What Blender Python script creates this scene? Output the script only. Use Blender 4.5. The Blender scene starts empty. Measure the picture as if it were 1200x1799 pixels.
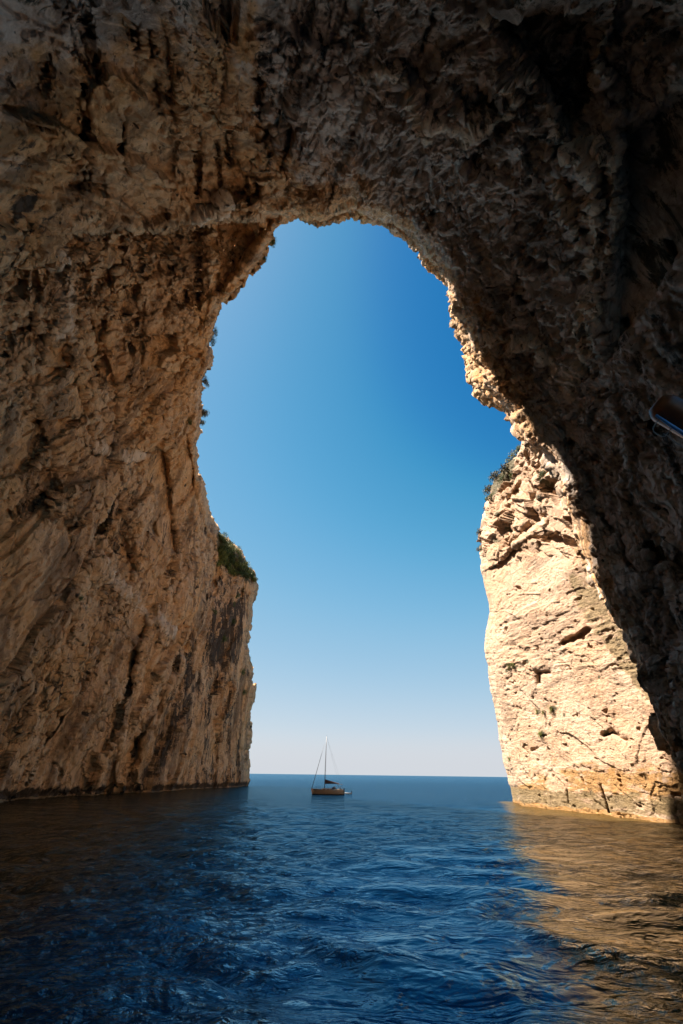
import bpy, bmesh, math, random
import numpy as np
from mathutils import Vector, Matrix

R = math.radians
random.seed(7)
sc = bpy.context.scene
COL = sc.collection

# ------------------------------------------------------------------ camera
W, H, LENS = 1200.0, 1799.0, 16.0
F = LENS / 36.0 * H
CAM = Vector((0, 0, 5.0))
CROT = Matrix.Rotation(R(90 + 30), 3, 'X') @ Matrix.Rotation(R(0.75), 3, 'Z')
cam = bpy.data.cameras.new('camera')
cam.sensor_fit = 'VERTICAL'; cam.sensor_height = 36.0; cam.lens = LENS
cam.clip_start = 0.05; cam.clip_end = 100000
cob = bpy.data.objects.new('camera', cam); COL.objects.link(cob)
cob.matrix_world = Matrix.Translation(CAM) @ CROT.to_4x4()
sc.camera = cob

# ------------------------------------------------------------------ light
SUN_EL, SUN_AZ = 60.5, -72.0          # azimuth measured from +Y, negative = to the left
world = bpy.data.worlds.new('World'); sc.world = world; world.use_nodes = True
wn = world.node_tree; wn.nodes.clear()
sky = wn.nodes.new('ShaderNodeTexSky'); sky.sky_type = 'NISHITA'; sky.sun_disc = False
sky.sun_elevation = R(SUN_EL); sky.sun_rotation = R(SUN_AZ)
sky.air_density = 1.0; sky.dust_density = 0.4; sky.ozone_density = 3.0; sky.altitude = 0
EXPO, SKY_STRENGTH = 1.85, 0.11
def wnode(kind, **kw):
    nd = wn.nodes.new(kind)
    for a_, b_ in kw.items(): setattr(nd, a_, b_)
    return nd
def wscale(src, f):
    nd = wnode('ShaderNodeVectorMath', operation='SCALE'); nd.inputs['Scale'].default_value = f
    wn.links.new(src, nd.inputs[0]); return nd.outputs[0]
cv = wnode('ShaderNodeRGBCurve'); cm = cv.mapping; cm.use_clip = False
CURVES = ([(0, 0), (.21, .012), (.28, .085), (.36, .19), (.50, .325), (.95, .58), (1.5, .72)],
          [(0, 0), (.375, .195), (.45, .335), (.62, .485), (.85, .58), (1.2, .68), (1.5, .74)],
          [(0, 0), (.40, .24), (.706, .49), (.85, .625), (1.0, .715), (1.25, .77), (1.5, .80)])
for i_, pts_ in enumerate(CURVES):                 # film-like response of the clear, polarised blue sky
    c_ = cm.curves[i_]; c_.points[0].location = pts_[0]; c_.points[1].location = (1, pts_[-1][1])
    for x_, y_ in pts_[1:-1]: c_.points.new(x_ / 1.5, y_)
cm.update()
wn.links.new(wscale(sky.outputs[0], SKY_STRENGTH * 2 / 1.5), cv.inputs['Color'])
tcw = wnode('ShaderNodeTexCoord'); sxyz = wnode('ShaderNodeSeparateXYZ'); wn.links.new(tcw.outputs['Generated'], sxyz.inputs[0])
hm = wnode('ShaderNodeMapRange', interpolation_type='SMOOTHSTEP')
for i_, v_ in zip((1, 2, 3, 4), (-0.01, 0.085, 1.0, 0.0)): hm.inputs[i_].default_value = v_
wn.links.new(sxyz.outputs['Z'], hm.inputs[0])
hx = wnode('ShaderNodeMix', data_type='RGBA'); wn.links.new(hm.outputs[0], hx.inputs[0]); wn.links.new(cv.outputs[0], hx.inputs[6])
hx.inputs[7].default_value = (0.65, 0.69, 0.745, 1)
bg = wnode('ShaderNodeBackground'); bg.inputs['Strength'].default_value = SKY_STRENGTH
wo = wnode('ShaderNodeOutputWorld')
wn.links.new(wscale(hx.outputs[2], 2 ** -EXPO / SKY_STRENGTH), bg.inputs['Color']); wn.links.new(bg.outputs[0], wo.inputs['Surface'])
sd = bpy.data.lights.new('sun', 'SUN'); sd.energy = 5.0; sd.angle = R(0.5); sd.color = (1.0, 0.89, 0.77)
so = bpy.data.objects.new('sun', sd); COL.objects.link(so)
SUN = Vector((math.sin(R(SUN_AZ)) * math.cos(R(SUN_EL)), math.cos(R(SUN_AZ)) * math.cos(R(SUN_EL)), math.sin(R(SUN_EL))))
so.rotation_euler = SUN.to_track_quat('Z', 'Y').to_euler(); so.location = SUN * 300
sc.view_settings.view_transform = 'Standard'; sc.view_settings.look = 'None'
sc.view_settings.exposure = EXPO; sc.view_settings.gamma = 1.0
sc.cycles.use_denoising = True
sc.cycles.max_bounces = 8; sc.cycles.diffuse_bounces = 5; sc.cycles.glossy_bounces = 4
sc.cycles.caustics_reflective = True; sc.cycles.blur_glossy = 1.0; sc.cycles.sample_clamp_indirect = 4.0; sc.cycles.caustics_refractive = False

# ------------------------------------------------------------------ maths helpers
CR = np.array(CROT); CP = np.array(CAM)
def unproj(px, py, t):
    px, py, t = np.broadcast_arrays(np.asarray(px, float), np.asarray(py, float), np.asarray(t, float))
    c = np.stack([(px - W / 2) / F, -(py - H / 2) / F, -np.ones_like(px)], -1) * t[..., None]
    return c @ CR.T + CP
def proj(P):
    c = (P - CP) @ CR
    return W / 2 + F * c[..., 0] / -c[..., 2], H / 2 - F * c[..., 1] / -c[..., 2], -c[..., 2]
def sstep(a, b, x):
    u = np.clip((x - a) / (b - a), 0, 1); return u * u * (3 - 2 * u)

_rs = np.random.RandomState(11)
PERM = _rs.permutation(256).astype(np.int32); PERM = np.concatenate([PERM, PERM, PERM])
G = _rs.normal(size=(256, 3)); G /= np.linalg.norm(G, axis=1)[:, None]; G = G.astype(np.float32)
def pn(p, seed=0):
    sh = p.shape[:-1]; p = p.reshape(-1, 3).astype(np.float32) + np.float32(seed * 17.31 + 300.5)
    i = np.floor(p).astype(np.int32); f = p - i; i &= 255
    u = f * f * f * (f * (f * 6 - 15) + 10)
    out = 0
    for dx in (0, 1):
        wx = u[:, 0] if dx else 1 - u[:, 0]; hx = PERM[i[:, 0] + dx]
        for dy in (0, 1):
            wy = u[:, 1] if dy else 1 - u[:, 1]; hy = PERM[hx + i[:, 1] + dy]
            for dz in (0, 1):
                wz = u[:, 2] if dz else 1 - u[:, 2]; h = PERM[(hy + i[:, 2] + dz) & 511] & 255
                g = G[h]
                out = out + wx * wy * wz * (g[:, 0] * (f[:, 0] - dx) + g[:, 1] * (f[:, 1] - dy) + g[:, 2] * (f[:, 2] - dz))
    return (out * 1.6).reshape(sh)
def fbm(p, octv, seed=0, gain=0.5, lac=2.03):
    a, s, n = 1.0, 0.0, 0.0
    for k in range(octv):
        s = s + a * pn(p, seed + k * 3); n += a; a *= gain; p = p * lac
    return s / n
def ridged(p, octv, seed=0, gain=0.5):
    a, s, n = 1.0, 0.0, 0.0
    for k in range(octv):
        s = s + a * (1 - 2 * np.abs(pn(p, seed + k * 5))); n += a; a *= gain; p = p * 2.07
    return s / n
def worley(p, seed=0):
    """cell id value and edge distance"""
    sh = p.shape[:-1]; p = p.reshape(-1, 3).astype(np.float32) + np.float32(seed * 9.7 + 200)
    i = np.floor(p).astype(np.int32); f = p - i
    d1 = np.full(len(p), 9., np.float32); d2 = d1.copy(); idv = np.zeros(len(p), np.float32)
    tx = np.zeros(len(p), np.float32)
    for dx in (-1, 0, 1):
        for dy in (-1, 0, 1):
            for dz in (-1, 0, 1):
                h = PERM[(PERM[(PERM[(i[:, 0] + dx) & 255] + i[:, 1] + dy) & 255] + i[:, 2] + dz) & 255]
                q = G[h] * 0.42 + 0.5
                v = np.stack([dx + q[:, 0] - f[:, 0], dy + q[:, 1] - f[:, 1], dz + q[:, 2] - f[:, 2]], 1)
                d = (v * v).sum(1)
                m = d < d1
                d2 = np.where(m, d1, np.minimum(d2, d)); d1 = np.where(m, d, d1)
                idv = np.where(m, h / 255.0, idv)
                tx = np.where(m, v @ G[(h * 7 + 3) & 255, :, None].reshape(-1, 3).T[:, 0] if False else (v * G[(h * 7 + 3) & 255]).sum(1), tx)
    e = np.sqrt(d2) - np.sqrt(d1)
    return idv.reshape(sh), e.reshape(sh), tx.reshape(sh)

def grid_normals(P):
    a = np.gradient(P, axis=0); b = np.gradient(P, axis=1)
    n = np.cross(a, b); l = np.linalg.norm(n, axis=-1, keepdims=True); l[l < 1e-9] = 1
    return n / l
def grid_mesh(name, P, mat, attrs=None, smooth=True, flip=False, keep=None):
    a, b = P.shape[:2]
    me = bpy.data.meshes.new(name)
    me.vertices.add(a * b); me.vertices.foreach_set('co', P.reshape(-1).astype(np.float32))
    idx = np.arange(a * b, dtype=np.int32).reshape(a, b)
    q = np.stack([idx[:-1, :-1], idx[1:, :-1], idx[1:, 1:], idx[:-1, 1:]], -1).reshape(-1, 4)
    if keep is not None: q = q[keep.reshape(-1)]
    if flip: q = q[:, ::-1]
    n = len(q)
    me.loops.add(n * 4); me.loops.foreach_set('vertex_index', q.reshape(-1))
    me.polygons.add(n); me.polygons.foreach_set('loop_start', np.arange(0, n * 4, 4, dtype=np.int32))
    me.polygons.foreach_set('use_smooth', np.full(n, smooth))
    me.update(calc_edges=True)
    for k, v in (attrs or {}).items():
        at = me.attributes.new(k, 'FLOAT', 'POINT'); at.data.foreach_set('value', v.reshape(-1).astype(np.float32))
    me.materials.append(mat)
    o = bpy.data.objects.new(name, me); COL.objects.link(o)
    return o
def seg_dist(X, Y, pts):
    """distance (px) to polyline, signed side of nearest segment"""
    best = np.full(X.shape, 1e9); side = np.zeros(X.shape)
    for (x0, y0), (x1, y1) in zip(pts[:-1], pts[1:]):
        dx, dy = x1 - x0, y1 - y0; L = dx * dx + dy * dy
        u = np.clip(((X - x0) * dx + (Y - y0) * dy) / L, 0, 1)
        ex, ey = X - x0 - u * dx, Y - y0 - u * dy; d = np.hypot(ex, ey)
        m = d < best; best = np.where(m, d, best)
        side = np.where(m, np.sign(dx * ey - dy * ex), side)
    return best, side
def in_poly(X, Y, pts):
    c = np.zeros(X.shape, bool); n = len(pts)
    for i in range(n):
        x0, y0 = pts[i]; x1, y1 = pts[(i + 1) % n]
        if y0 == y1: continue
        c ^= ((y0 > Y) != (y1 > Y)) & (X < (x1 - x0) * (Y - y0) / (y1 - y0) + x0)
    return c
def poly_soft(X, Y, pts, soft):
    d, _ = seg_dist(X, Y, pts + [pts[0]])
    return np.clip(np.where(in_poly(X, Y, pts), d, -d * 0.7) / soft * 0.5 + 0.5, 0, 1)

def tps_fit(ctrl):
    c = np.array(ctrl, float); x = c[:, :2] / 1000; y = 1 / c[:, 2]
    d = np.linalg.norm(x[:, None] - x[None], axis=-1); K = np.where(d > 0, d * d * np.log(d + 1e-12), 0)
    n = len(x); A = np.zeros((n + 3, n + 3)); A[:n, :n] = K + np.eye(n) * 2e-3
    A[:n, n] = 1; A[:n, n + 1:] = x; A[n, :n] = 1; A[n + 1:, :n] = x.T
    s = np.linalg.solve(A, np.concatenate([y, [0, 0, 0]]))
    def ev(X, Y):
        q = np.stack([X, Y], -1) / 1000; out = s[n] + q @ s[n + 1:]
        for k in range(n):
            dd = (q[..., 0] - x[k, 0]) ** 2 + (q[..., 1] - x[k, 1]) ** 2
            out = out + s[k] * 0.5 * dd * np.log(dd + 1e-12)
        return 1 / np.clip(out, 1 / 400, 1 / 12)
    return ev

# ------------------------------------------------------------------ materials
class NT:
    def __init__(s, name):
        s.m = bpy.data.materials.new(name); s.m.use_nodes = True; s.t = s.m.node_tree
        s.b = s.t.nodes['Principled BSDF']
    def n(s, kind, **kw):
        nd = s.t.nodes.new(kind)
        for k, v in kw.items():
            if hasattr(nd, k): setattr(nd, k, v)
            else: nd.inputs[k.replace('_', ' ')].default_value = v
        return nd
    def l(s, a, b): s.t.links.new(a, b)
    def noise(s, vec, scale, detail=4, rough=0.5, dist=0.0):
        nd = s.n('ShaderNodeTexNoise'); nd.inputs['Scale'].default_value = scale; nd.inputs['Detail'].default_value = detail
        nd.inputs['Roughness'].default_value = rough; nd.inputs['Distortion'].default_value = dist
        s.l(vec, nd.inputs['Vector']); return nd.outputs['Fac']
    def ramp(s, fac, stops, interp='LINEAR'):
        nd = s.n('ShaderNodeValToRGB'); cr = nd.color_ramp; cr.interpolation = interp
        while len(cr.elements) < len(stops): cr.elements.new(0.5)
        for e, (p, c) in zip(cr.elements, stops):
            e.position = p; e.color = (*c, 1) if len(c) == 3 else c
        s.l(fac, nd.inputs[0]); return nd.outputs[0]
    def fr(s, fac, a, b, c=0.0, d=1.0):
        nd = s.n('ShaderNodeMapRange'); nd.interpolation_type = 'SMOOTHSTEP'
        for i, v in zip((1, 2, 3, 4), (a, b, c, d)): nd.inputs[i].default_value = v
        s.l(fac, nd.inputs[0]); return nd.outputs[0]
    def mix(s, fac, a, b, mode='MIX'):
        nd = s.n('ShaderNodeMix'); nd.data_type = 'RGBA'; nd.blend_type = mode
        for v, i in ((fac, 0), (a, 6), (b, 7)):
            if isinstance(v, (int, float)): nd.inputs[i].default_value = v
            elif isinstance(v, tuple): nd.inputs[i].default_value = (*v, 1)
            else: s.l(v, nd.inputs[i])
        return nd.outputs[2]
    def math(s, op, a, b=0.0):
        nd = s.n('ShaderNodeMath'); nd.operation = op
        for v, i in ((a, 0), (b, 1)):
            if isinstance(v, (int, float)): nd.inputs[i].default_value = v
            else: s.l(v, nd.inputs[i])
        return nd.outputs[0]
    def attr(s, name):
        nd = s.n('ShaderNodeAttribute'); nd.attribute_name = name; return nd.outputs['Fac']
    def mapping(s, vec, rot=(0, 0, 0), scale=(1, 1, 1)):
        nd = s.n('ShaderNodeMapping'); nd.inputs['Rotation'].default_value = rot; nd.inputs['Scale'].default_value = scale
        s.l(vec, nd.inputs['Vector']); return nd.outputs[0]
    def bump(s, h, dist, strength=1.0, nrm=None):
        nd = s.n('ShaderNodeBump'); nd.inputs['Distance'].default_value = dist; nd.inputs['Strength'].default_value = strength
        s.l(h, nd.inputs['Height'])
        if nrm: s.l(nrm, nd.inputs['Normal'])
        return nd.outputs[0]

def rock_material(name, dark, mid, light, rust, pale, streak_rot, streak_scale, bumpd=1.0, fisk=1.0, weather=0.0):
    k = NT(name); pos = k.n('ShaderNodeNewGeometry').outputs['Position']
    st = k.mapping(pos, streak_rot, streak_scale)
    nA = k.noise(pos, 0.045, 5, 0.6); nB = k.noise(st, 0.22, 8, 0.62, 0.4); nC = k.noise(pos, 0.6, 8, 0.7)
    nD = k.noise(st, 0.9, 6, 0.6)
    v = k.math('ADD', k.math('MULTIPLY', nB, 0.5), k.math('MULTIPLY', nC, 0.5))
    base = k.ramp(v, [(0.33, dark), (0.47, mid), (0.62, light), (0.75, pale)])
    c = k.mix(k.math('MULTIPLY', k.fr(nA, 0.45, 0.62), 0.75), base, rust, 'MIX')
    c = k.mix(k.math('MULTIPLY', k.fr(nA, 0.45, 0.62), 0.75), base, k.mix(0.55, base, rust))
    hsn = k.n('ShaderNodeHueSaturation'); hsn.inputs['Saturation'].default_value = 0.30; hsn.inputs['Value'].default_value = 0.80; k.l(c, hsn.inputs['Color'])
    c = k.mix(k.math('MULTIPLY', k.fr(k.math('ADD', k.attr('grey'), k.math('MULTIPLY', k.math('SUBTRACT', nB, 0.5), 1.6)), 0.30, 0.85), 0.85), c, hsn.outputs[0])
    # grey weathering streaks
    c = k.mix(k.math('MULTIPLY', k.fr(nD, 0.5, 0.66), 0.35), c, k.mix(0.5, c, (0.16, 0.14, 0.13)))
    dk = k.noise(k.mapping(pos, streak_rot, tuple(q_ * 0.9 for q_ in streak_scale)), 0.14, 7, 0.68, 0.8)
    c = k.mix(k.math('MULTIPLY', k.fr(dk, 0.50, 0.60), weather), c, k.mix(0.72, c, (0.05, 0.032, 0.022)))
    # attribute driven marks (stains with shapes of their own)
    brk = k.noise(st, 0.35, 8, 0.72, 0.6)
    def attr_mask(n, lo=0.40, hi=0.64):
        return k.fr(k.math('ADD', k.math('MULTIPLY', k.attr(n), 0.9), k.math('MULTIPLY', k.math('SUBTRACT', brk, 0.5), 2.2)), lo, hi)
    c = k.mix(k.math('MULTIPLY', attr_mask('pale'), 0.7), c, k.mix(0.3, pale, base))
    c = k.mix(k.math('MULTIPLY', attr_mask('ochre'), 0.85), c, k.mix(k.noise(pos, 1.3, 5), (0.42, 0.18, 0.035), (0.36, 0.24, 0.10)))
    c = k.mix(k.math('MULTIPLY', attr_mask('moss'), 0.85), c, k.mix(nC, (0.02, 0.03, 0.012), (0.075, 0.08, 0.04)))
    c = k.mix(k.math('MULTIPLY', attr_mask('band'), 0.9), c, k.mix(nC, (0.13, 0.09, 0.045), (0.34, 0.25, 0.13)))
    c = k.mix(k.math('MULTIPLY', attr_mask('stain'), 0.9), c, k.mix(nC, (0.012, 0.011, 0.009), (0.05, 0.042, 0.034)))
    # thin dark fissures and pits
    vo = k.n('ShaderNodeTexVoronoi'); vo.feature = 'DISTANCE_TO_EDGE'; vo.inputs['Scale'].default_value = 0.16
    wv = k.n('ShaderNodeVectorMath'); wv.operation = 'ADD'
    sc_ = k.n('ShaderNodeVectorMath'); sc_.operation = 'SCALE'; sc_.inputs['Scale'].default_value = 2.2
    nz = k.n('ShaderNodeTexNoise'); nz.inputs['Scale'].default_value = 0.5; nz.inputs['Detail'].default_value = 5; k.l(st, nz.inputs['Vector'])
    k.l(nz.outputs['Color'], sc_.inputs[0]); k.l(st, wv.inputs[0]); k.l(sc_.outputs[0], wv.inputs[1]); k.l(wv.outputs[0], vo.inputs['Vector'])
    fis = k.fr(vo.outputs['Distance'], 0.0, 0.05, 1.0, 0.0)
    fis = k.math('MULTIPLY', fis, k.fr(k.noise(pos, 0.12, 3), 0.42, 0.6))
    pit = k.math('MAXIMUM', k.fr(k.noise(pos, 0.8, 5, 0.62), 0.62, 0.67), k.math('MULTIPLY', k.fr(k.noise(pos, 2.6, 3, 0.6), 0.66, 0.72), 0.7))
    marks = k.math('MAXIMUM', k.math('MULTIPLY', fis, 0.8 * fisk), k.math('MULTIPLY', pit, 0.75))
    c = k.mix(k.math('MULTIPLY', marks, 0.75), c, (0.03, 0.022, 0.016))
    k.l(c, k.b.inputs['Base Color'])
    k.b.inputs['Roughness'].default_value = 0.9; k.b.inputs['Specular IOR Level'].default_value = 0.25
    h1 = k.noise(k.mapping(pos, streak_rot, tuple(max(q_, 0.38) for q_ in streak_scale)), 0.9, 10, 0.76); h2 = k.noise(pos, 2.6, 8, 0.75)
    h = k.math('SUBTRACT', k.math('ADD', k.math('MULTIPLY', h1, 1.1), k.math('MULTIPLY', h2, 0.35)), k.math('MULTIPLY', marks, 0.35))
    k.l(k.bump(h, bumpd, 0.9), k.b.inputs['Normal'])
    return k.m

M_CAVE = rock_material('cave_rock', (0.24, 0.125, 0.052), (0.64, 0.385, 0.19), (0.80, 0.555, 0.32),
                       (0.74, 0.38, 0.12), (0.86, 0.73, 0.55), (R(-30), 0, 0), (1.0, 1.0, 0.16), 0.9, 0.8, 0.70)
M_CLIFF = rock_material('limestone', (0.34, 0.205, 0.12), (0.57, 0.385, 0.255), (0.65, 0.47, 0.335),
                        (0.57, 0.34, 0.19), (0.71, 0.57, 0.44), (R(8), 0, 0), (0.5, 0.45, 1.9), 0.6, 0.25, 0.45)

# ------------------------------------------------------------------ the cave: left wall, roof and near right wall in one rock
# rim pixel, outer pixel, curl width px, curl depth m
RIM = [((431, 1393), (-140, 1432), 10, 14), ((433, 1330), (-140, 1340), 10, 14), ((438, 1255), (-140, 1250), 10, 14),
       ((442, 1195), (-140, 1200), 8, 12), ((433, 1160), (-140, 1165), 8, 12), ((431, 1110), (-140, 1120), 8, 12),
       ((443, 1072), (-140, 1090), 8, 12), ((449, 1024), (-140, 1050), 10, 14), ((437, 994), (-140, 1020), 10, 14),
       ((412, 962), (-140, 990), 12, 14), ((376, 926), (-140, 950), 12, 14), ((362, 880), (-140, 900), 10, 10),
       ((350, 830), (-140, 850), 10, 10), ((346, 790), (-140, 800), 10, 10), ((353, 735), (-140, 735), 10, 10),
       ((356, 690), (-140, 680), 10, 10), ((368, 640), (-140, 610), 10, 10), ((372, 590), (-140, 540), 10, 10),
       ((377, 556), (-140, 470), 10, 10), ((386, 532), (-140, 400), 10, 8), ((404, 508), (-140, 330), 10, 8),
       ((440, 470), (-140, 220), 12, 8), ((472, 430), (-140, 80), 12, 8), ((494, 398), (-140, -140), 12, 8),
       ((518, 387), (100, -140), 16, 8), ((545, 378), (230, -140), 16, 8), ((556, 391), (290, -140), 14, 8),
       ((572, 397), (350, -140), 14, 8), ((600, 379), (420, -140), 18, 8), ((622, 374), (500, -140), 20, 8),
       ((652, 392), (600, -140), 24, 10), ((690, 400), (720, -140), 30, 12), ((722, 424), (840, -140), 34, 14),
       ((748, 452), (980, -140), 40, 18), ((775, 482), (1120, -140), 46, 22), ((790, 512), (1340, -140), 34, 24),
       ((793, 552), (1340, 60), 34, 24), ((812, 592), (1340, 200), 40, 26), ((828, 640), (1340, 330), 44, 26),
       ((836, 676), (1340, 440), 50, 26), ((851, 693), (1340, 520), 48, 26), ((870, 706), (1340, 570), 34, 24),
       ((892, 709), (1340, 610), 16, 20), ((905, 735), (1340, 680), 10, 14), ((918, 762), (1340, 730), 8, 10),
       ((955, 788), (1340, 790), 8, 6), ((985, 832), (1340, 860), 8, 6), ((994, 882), (1340, 930), 8, 6),
       ((1020, 950), (1340, 1010), 8, 6), ((1045, 1012), (1340, 1080), 8, 6), ((1078, 1078), (1340, 1150), 8, 6),
       ((1112, 1132), (1340, 1210), 8, 6), ((1140, 1188), (1340, 1270), 8, 5), ((1152, 1222), (1340, 1310), 8, 5),
       ((1176, 1288), (1345, 1370), 8, 5), ((1200, 1338), (1355, 1430), 8, 5), ((1232, 1400), (1370, 1500), 8, 5),
       ((1262, 1470), (1400, 1600), 8, 5)]
CTRL = [(431, 1390, 196), (449, 1024, 240), (440, 1200, 218), (376, 926, 212), (346, 790, 172), (372, 590, 152), (386, 532, 146),
        (440, 470, 138), (494, 398, 132), (560, 385, 128), (622, 374, 128), (690, 400, 126), (748, 452, 120), (790, 512, 112),
        (812, 592, 108), (836, 676, 104), (892, 709, 100), (918, 762, 92), (985, 832, 84), (1020, 950, 76), (1078, 1078, 66),
        (1140, 1188, 56), (1200, 1338, 48), (1262, 1470, 44),
        (0, 1408, 84), (200, 1200, 118), (200, 1390, 116), (0, 1200, 85), (0, 900, 87), (200, 900, 124), (300, 1000, 150), (300, 1250, 145),
        (380, 1100, 185), (200, 650, 120), (0, 650, 86), (300, 600, 140), (300, 450, 124), (200, 400, 102), (0, 400, 76), (-140, 1432, 64),
        (-140, 900, 66), (-140, 400, 60), (-140, -140, 48), (0, 0, 62), (200, 0, 68), (200, 200, 84), (400, 0, 74), (400, 250, 104),
        (600, 0, 75), (600, 200, 95), (600, -140, 64), (900, -140, 54), (900, 0, 63), (850, 250, 80), (1200, 0, 50), (1340, -140, 40),
        (1200, 400, 56), (1000, 500, 78), (850, 450, 100), (1340, 400, 46), (1200, 800, 55), (1050, 800, 77), (960, 725, 95), (1100, 1000, 65), (1150, 900, 62),
        (1200, 1200, 51), (1340, 800, 44), (1340, 1200, 40), (1355, 1430, 38)]
NTH, NS = 1500, 430
OPEN0 = 0.60
rim = np.array([(a[0], a[1], b[0], b[1], w, d) for a, b, w, d in RIM], float)
seg = np.hypot(np.diff(rim[:, 0]), np.diff(rim[:, 1])) + 0.04 * np.hypot(np.diff(rim[:, 2]), np.diff(rim[:, 3]))
acc = np.concatenate([[0], np.cumsum(seg)]); u = np.linspace(0, acc[-1], NTH)
rp = np.stack([np.interp(u, acc, rim[:, k]) for k in range(6)], 1)
# smooth outer ray ends, and give the rim small irregular bites
ker = np.hanning(61); ker /= ker.sum()
for k in (2, 3, 4, 5):
    pad = np.pad(rp[:, k], 30, mode='edge'); rp[:, k] = np.convolve(pad, ker, 'valid')
ker = np.hanning(7); ker /= ker.sum()
for k in (0, 1):
    pad = np.pad(rp[:, k], 3, mode='edge'); rp[:, k] = np.convolve(pad, ker, 'valid')
ed = rp[:, 2:4] - rp[:, 0:2]; eL = np.linalg.norm(ed, axis=1, keepdims=True); ed /= eL
jit = fbm(np.stack([u * 0.045, u * 0 + 3.3, u * 0], 1), 5, 40, 0.66) * 9.0
top_ = sstep(acc[21], acc[24], u) * (1 - sstep(acc[31], acc[34], u))
jit = jit * (1 - 0.45 * top_) * (1 + 0.8 * ((u > acc[33]) & (u < acc[44]))) + 9.0 * top_
rp[:, 0:2] += ed * jit[:, None]
S = np.linspace(0, 1, NS) ** 1.12
PX = rp[:, 0:1] + (rp[:, 2:3] - rp[:, 0:1]) * S[None]; PY = rp[:, 1:2] + (rp[:, 3:4] - rp[:, 1:2]) * S[None]
T0 = tps_fit(CTRL)(PX, PY)
dpx = np.hypot(PX - rp[:, 0:1], PY - rp[:, 1:2])
jw = 1 + 0.45 * fbm(np.stack([u * 0.03, u * 0, u * 0 + 8], 1), 4, 50)[:, None]
curl = np.clip(1 - dpx / (rp[:, 4:5] * jw), 0, 1)
T0 = T0 + rp[:, 5:6] * curl ** 1.4
att = {k: np.zeros_like(PX) for k in ('stain', 'moss', 'ochre', 'pale', 'grey')}
rough = np.ones_like(PX)
GN = np.clip(0.5 + 0.9 * fbm(np.stack([PX * 0.035, PY * 0.022, PX * 0], -1), 4, 75, 0.6), 0.02, 1.1)
# wobble so traced lines are not straight
wx = PX + 7 * fbm(np.stack([PX * 0.02, PY * 0.02, PX * 0], -1), 3, 60); wy = PY + 7 * fbm(np.stack([PX * 0.02, PY * 0.02, PX * 0], -1), 3, 70)
def groove(pts, w, depth, stain=0.9):
    global T0
    d, _ = seg_dist(wx, wy, pts); w = w * (0.25 + 1.1 * GN); g = np.exp(-(d / w) ** 2) * np.clip(GN * 2 - 0.1, 0, 1); T0 = T0 + 0.8 * depth * g
    if stain: att['stain'] = np.maximum(att['stain'], 0.62 * stain * g)
def ridge(pts, w, depth, pale=0.8):
    global T0
    d, _ = seg_dist(wx, wy, pts); g = np.exp(-(d / w) ** 2); T0 = T0 - depth * g
    att['pale'] = np.maximum(att['pale'], pale * np.exp(-(d / (w * 1.4)) ** 2))
def ledge(pts, depth, fall):
    """surface steps back on the positive side of the line"""
    global T0
    d, s = seg_dist(wx, wy, pts); T0 = T0 + depth * np.clip(GN * 1.1 + 0.25, 0, 1) * sstep(-5, 5, d * s) * np.exp(-(d / fall))
def panel(pts, depth, soft, **marks):
    global T0
    m = poly_soft(wx, wy, pts, soft); T0 = T0 + depth * m
    for k, v in marks.items():
        if k == 'rough': globals()['rough'] = rough * (1 - m * (1 - v))
        else: att[k] = np.maximum(att[k], v * m)
# left wall and roof lip
ledge([(-140, 470), (0, 452), (80, 444), (130, 402), (200, 396), (330, 384), (378, 390), (428, 376), (500, 372)], 6.5, 160)
for pts, d_, f_ in (([(395, 1000), (355, 1070), (318, 1140), (290, 1200), (250, 1300), (235, 1390)], 4.5, 45), ([(300, 1030), (262, 1090), (225, 1200), (205, 1290), (200, 1390)], 3.5, 40),
                    ([(240, 990), (180, 1120), (120, 1240), (60, 1340)], 3.0, 60), ([(335, 800), (345, 900), (330, 990), (300, 1060)], 3.5, 40), ([(255, 540), (250, 640), (262, 760), (250, 800)], 2.4, 40),
                    ([(190, 395), (200, 520), (180, 600), (205, 700), (200, 790)], 3.0, 50), ([(60, 450), (85, 560), (60, 700), (100, 850)], 2.4, 60), ([(150, -60), (165, 150), (150, 300)], 1.6, 60),
                    ([(300, 100), (316, 220), (300, 340)], 1.3, 50), ([(400, 60), (395, 200), (430, 330)], 1.8, 55), ([(540, 60), (500, 250), (540, 350)], 2.6, 55),
                    ([(0, 1180), (80, 1090), (150, 960), (190, 860)], 2.6, 60), ([(420, 1060), (400, 1150), (385, 1260), (375, 1390)], 3.2, 30),
                    ([(640, 0), (660, 140), (600, 300)], 3.0, 50), ([(1050, 90), (1000, 270), (1060, 420), (1040, 600)], 3.0, 40), ([(880, 240), (800, 330), (760, 400)], 3.0, 50),
                    ([(1080, 700), (1120, 860), (1180, 1000), (1200, 1200)], 3.0, 60)):
    ledge(pts, d_, f_)
ridge([(380, 382), (390, 368), (392, 345), (375, 372), (340, 380)], 5, 1.6, 0.9)
ridge([(100, 452), (120, 520), (110, 580)], 16, 1.5, 0.8)
panel([(376, 386), (430, 380), (492, 378), (440, 440), (398, 500), (376, 540)], 6, 5, stain=0.30, rough=0.45)
groove([(158, 390), (160, 430), (155, 470)], 5, 3)
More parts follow.
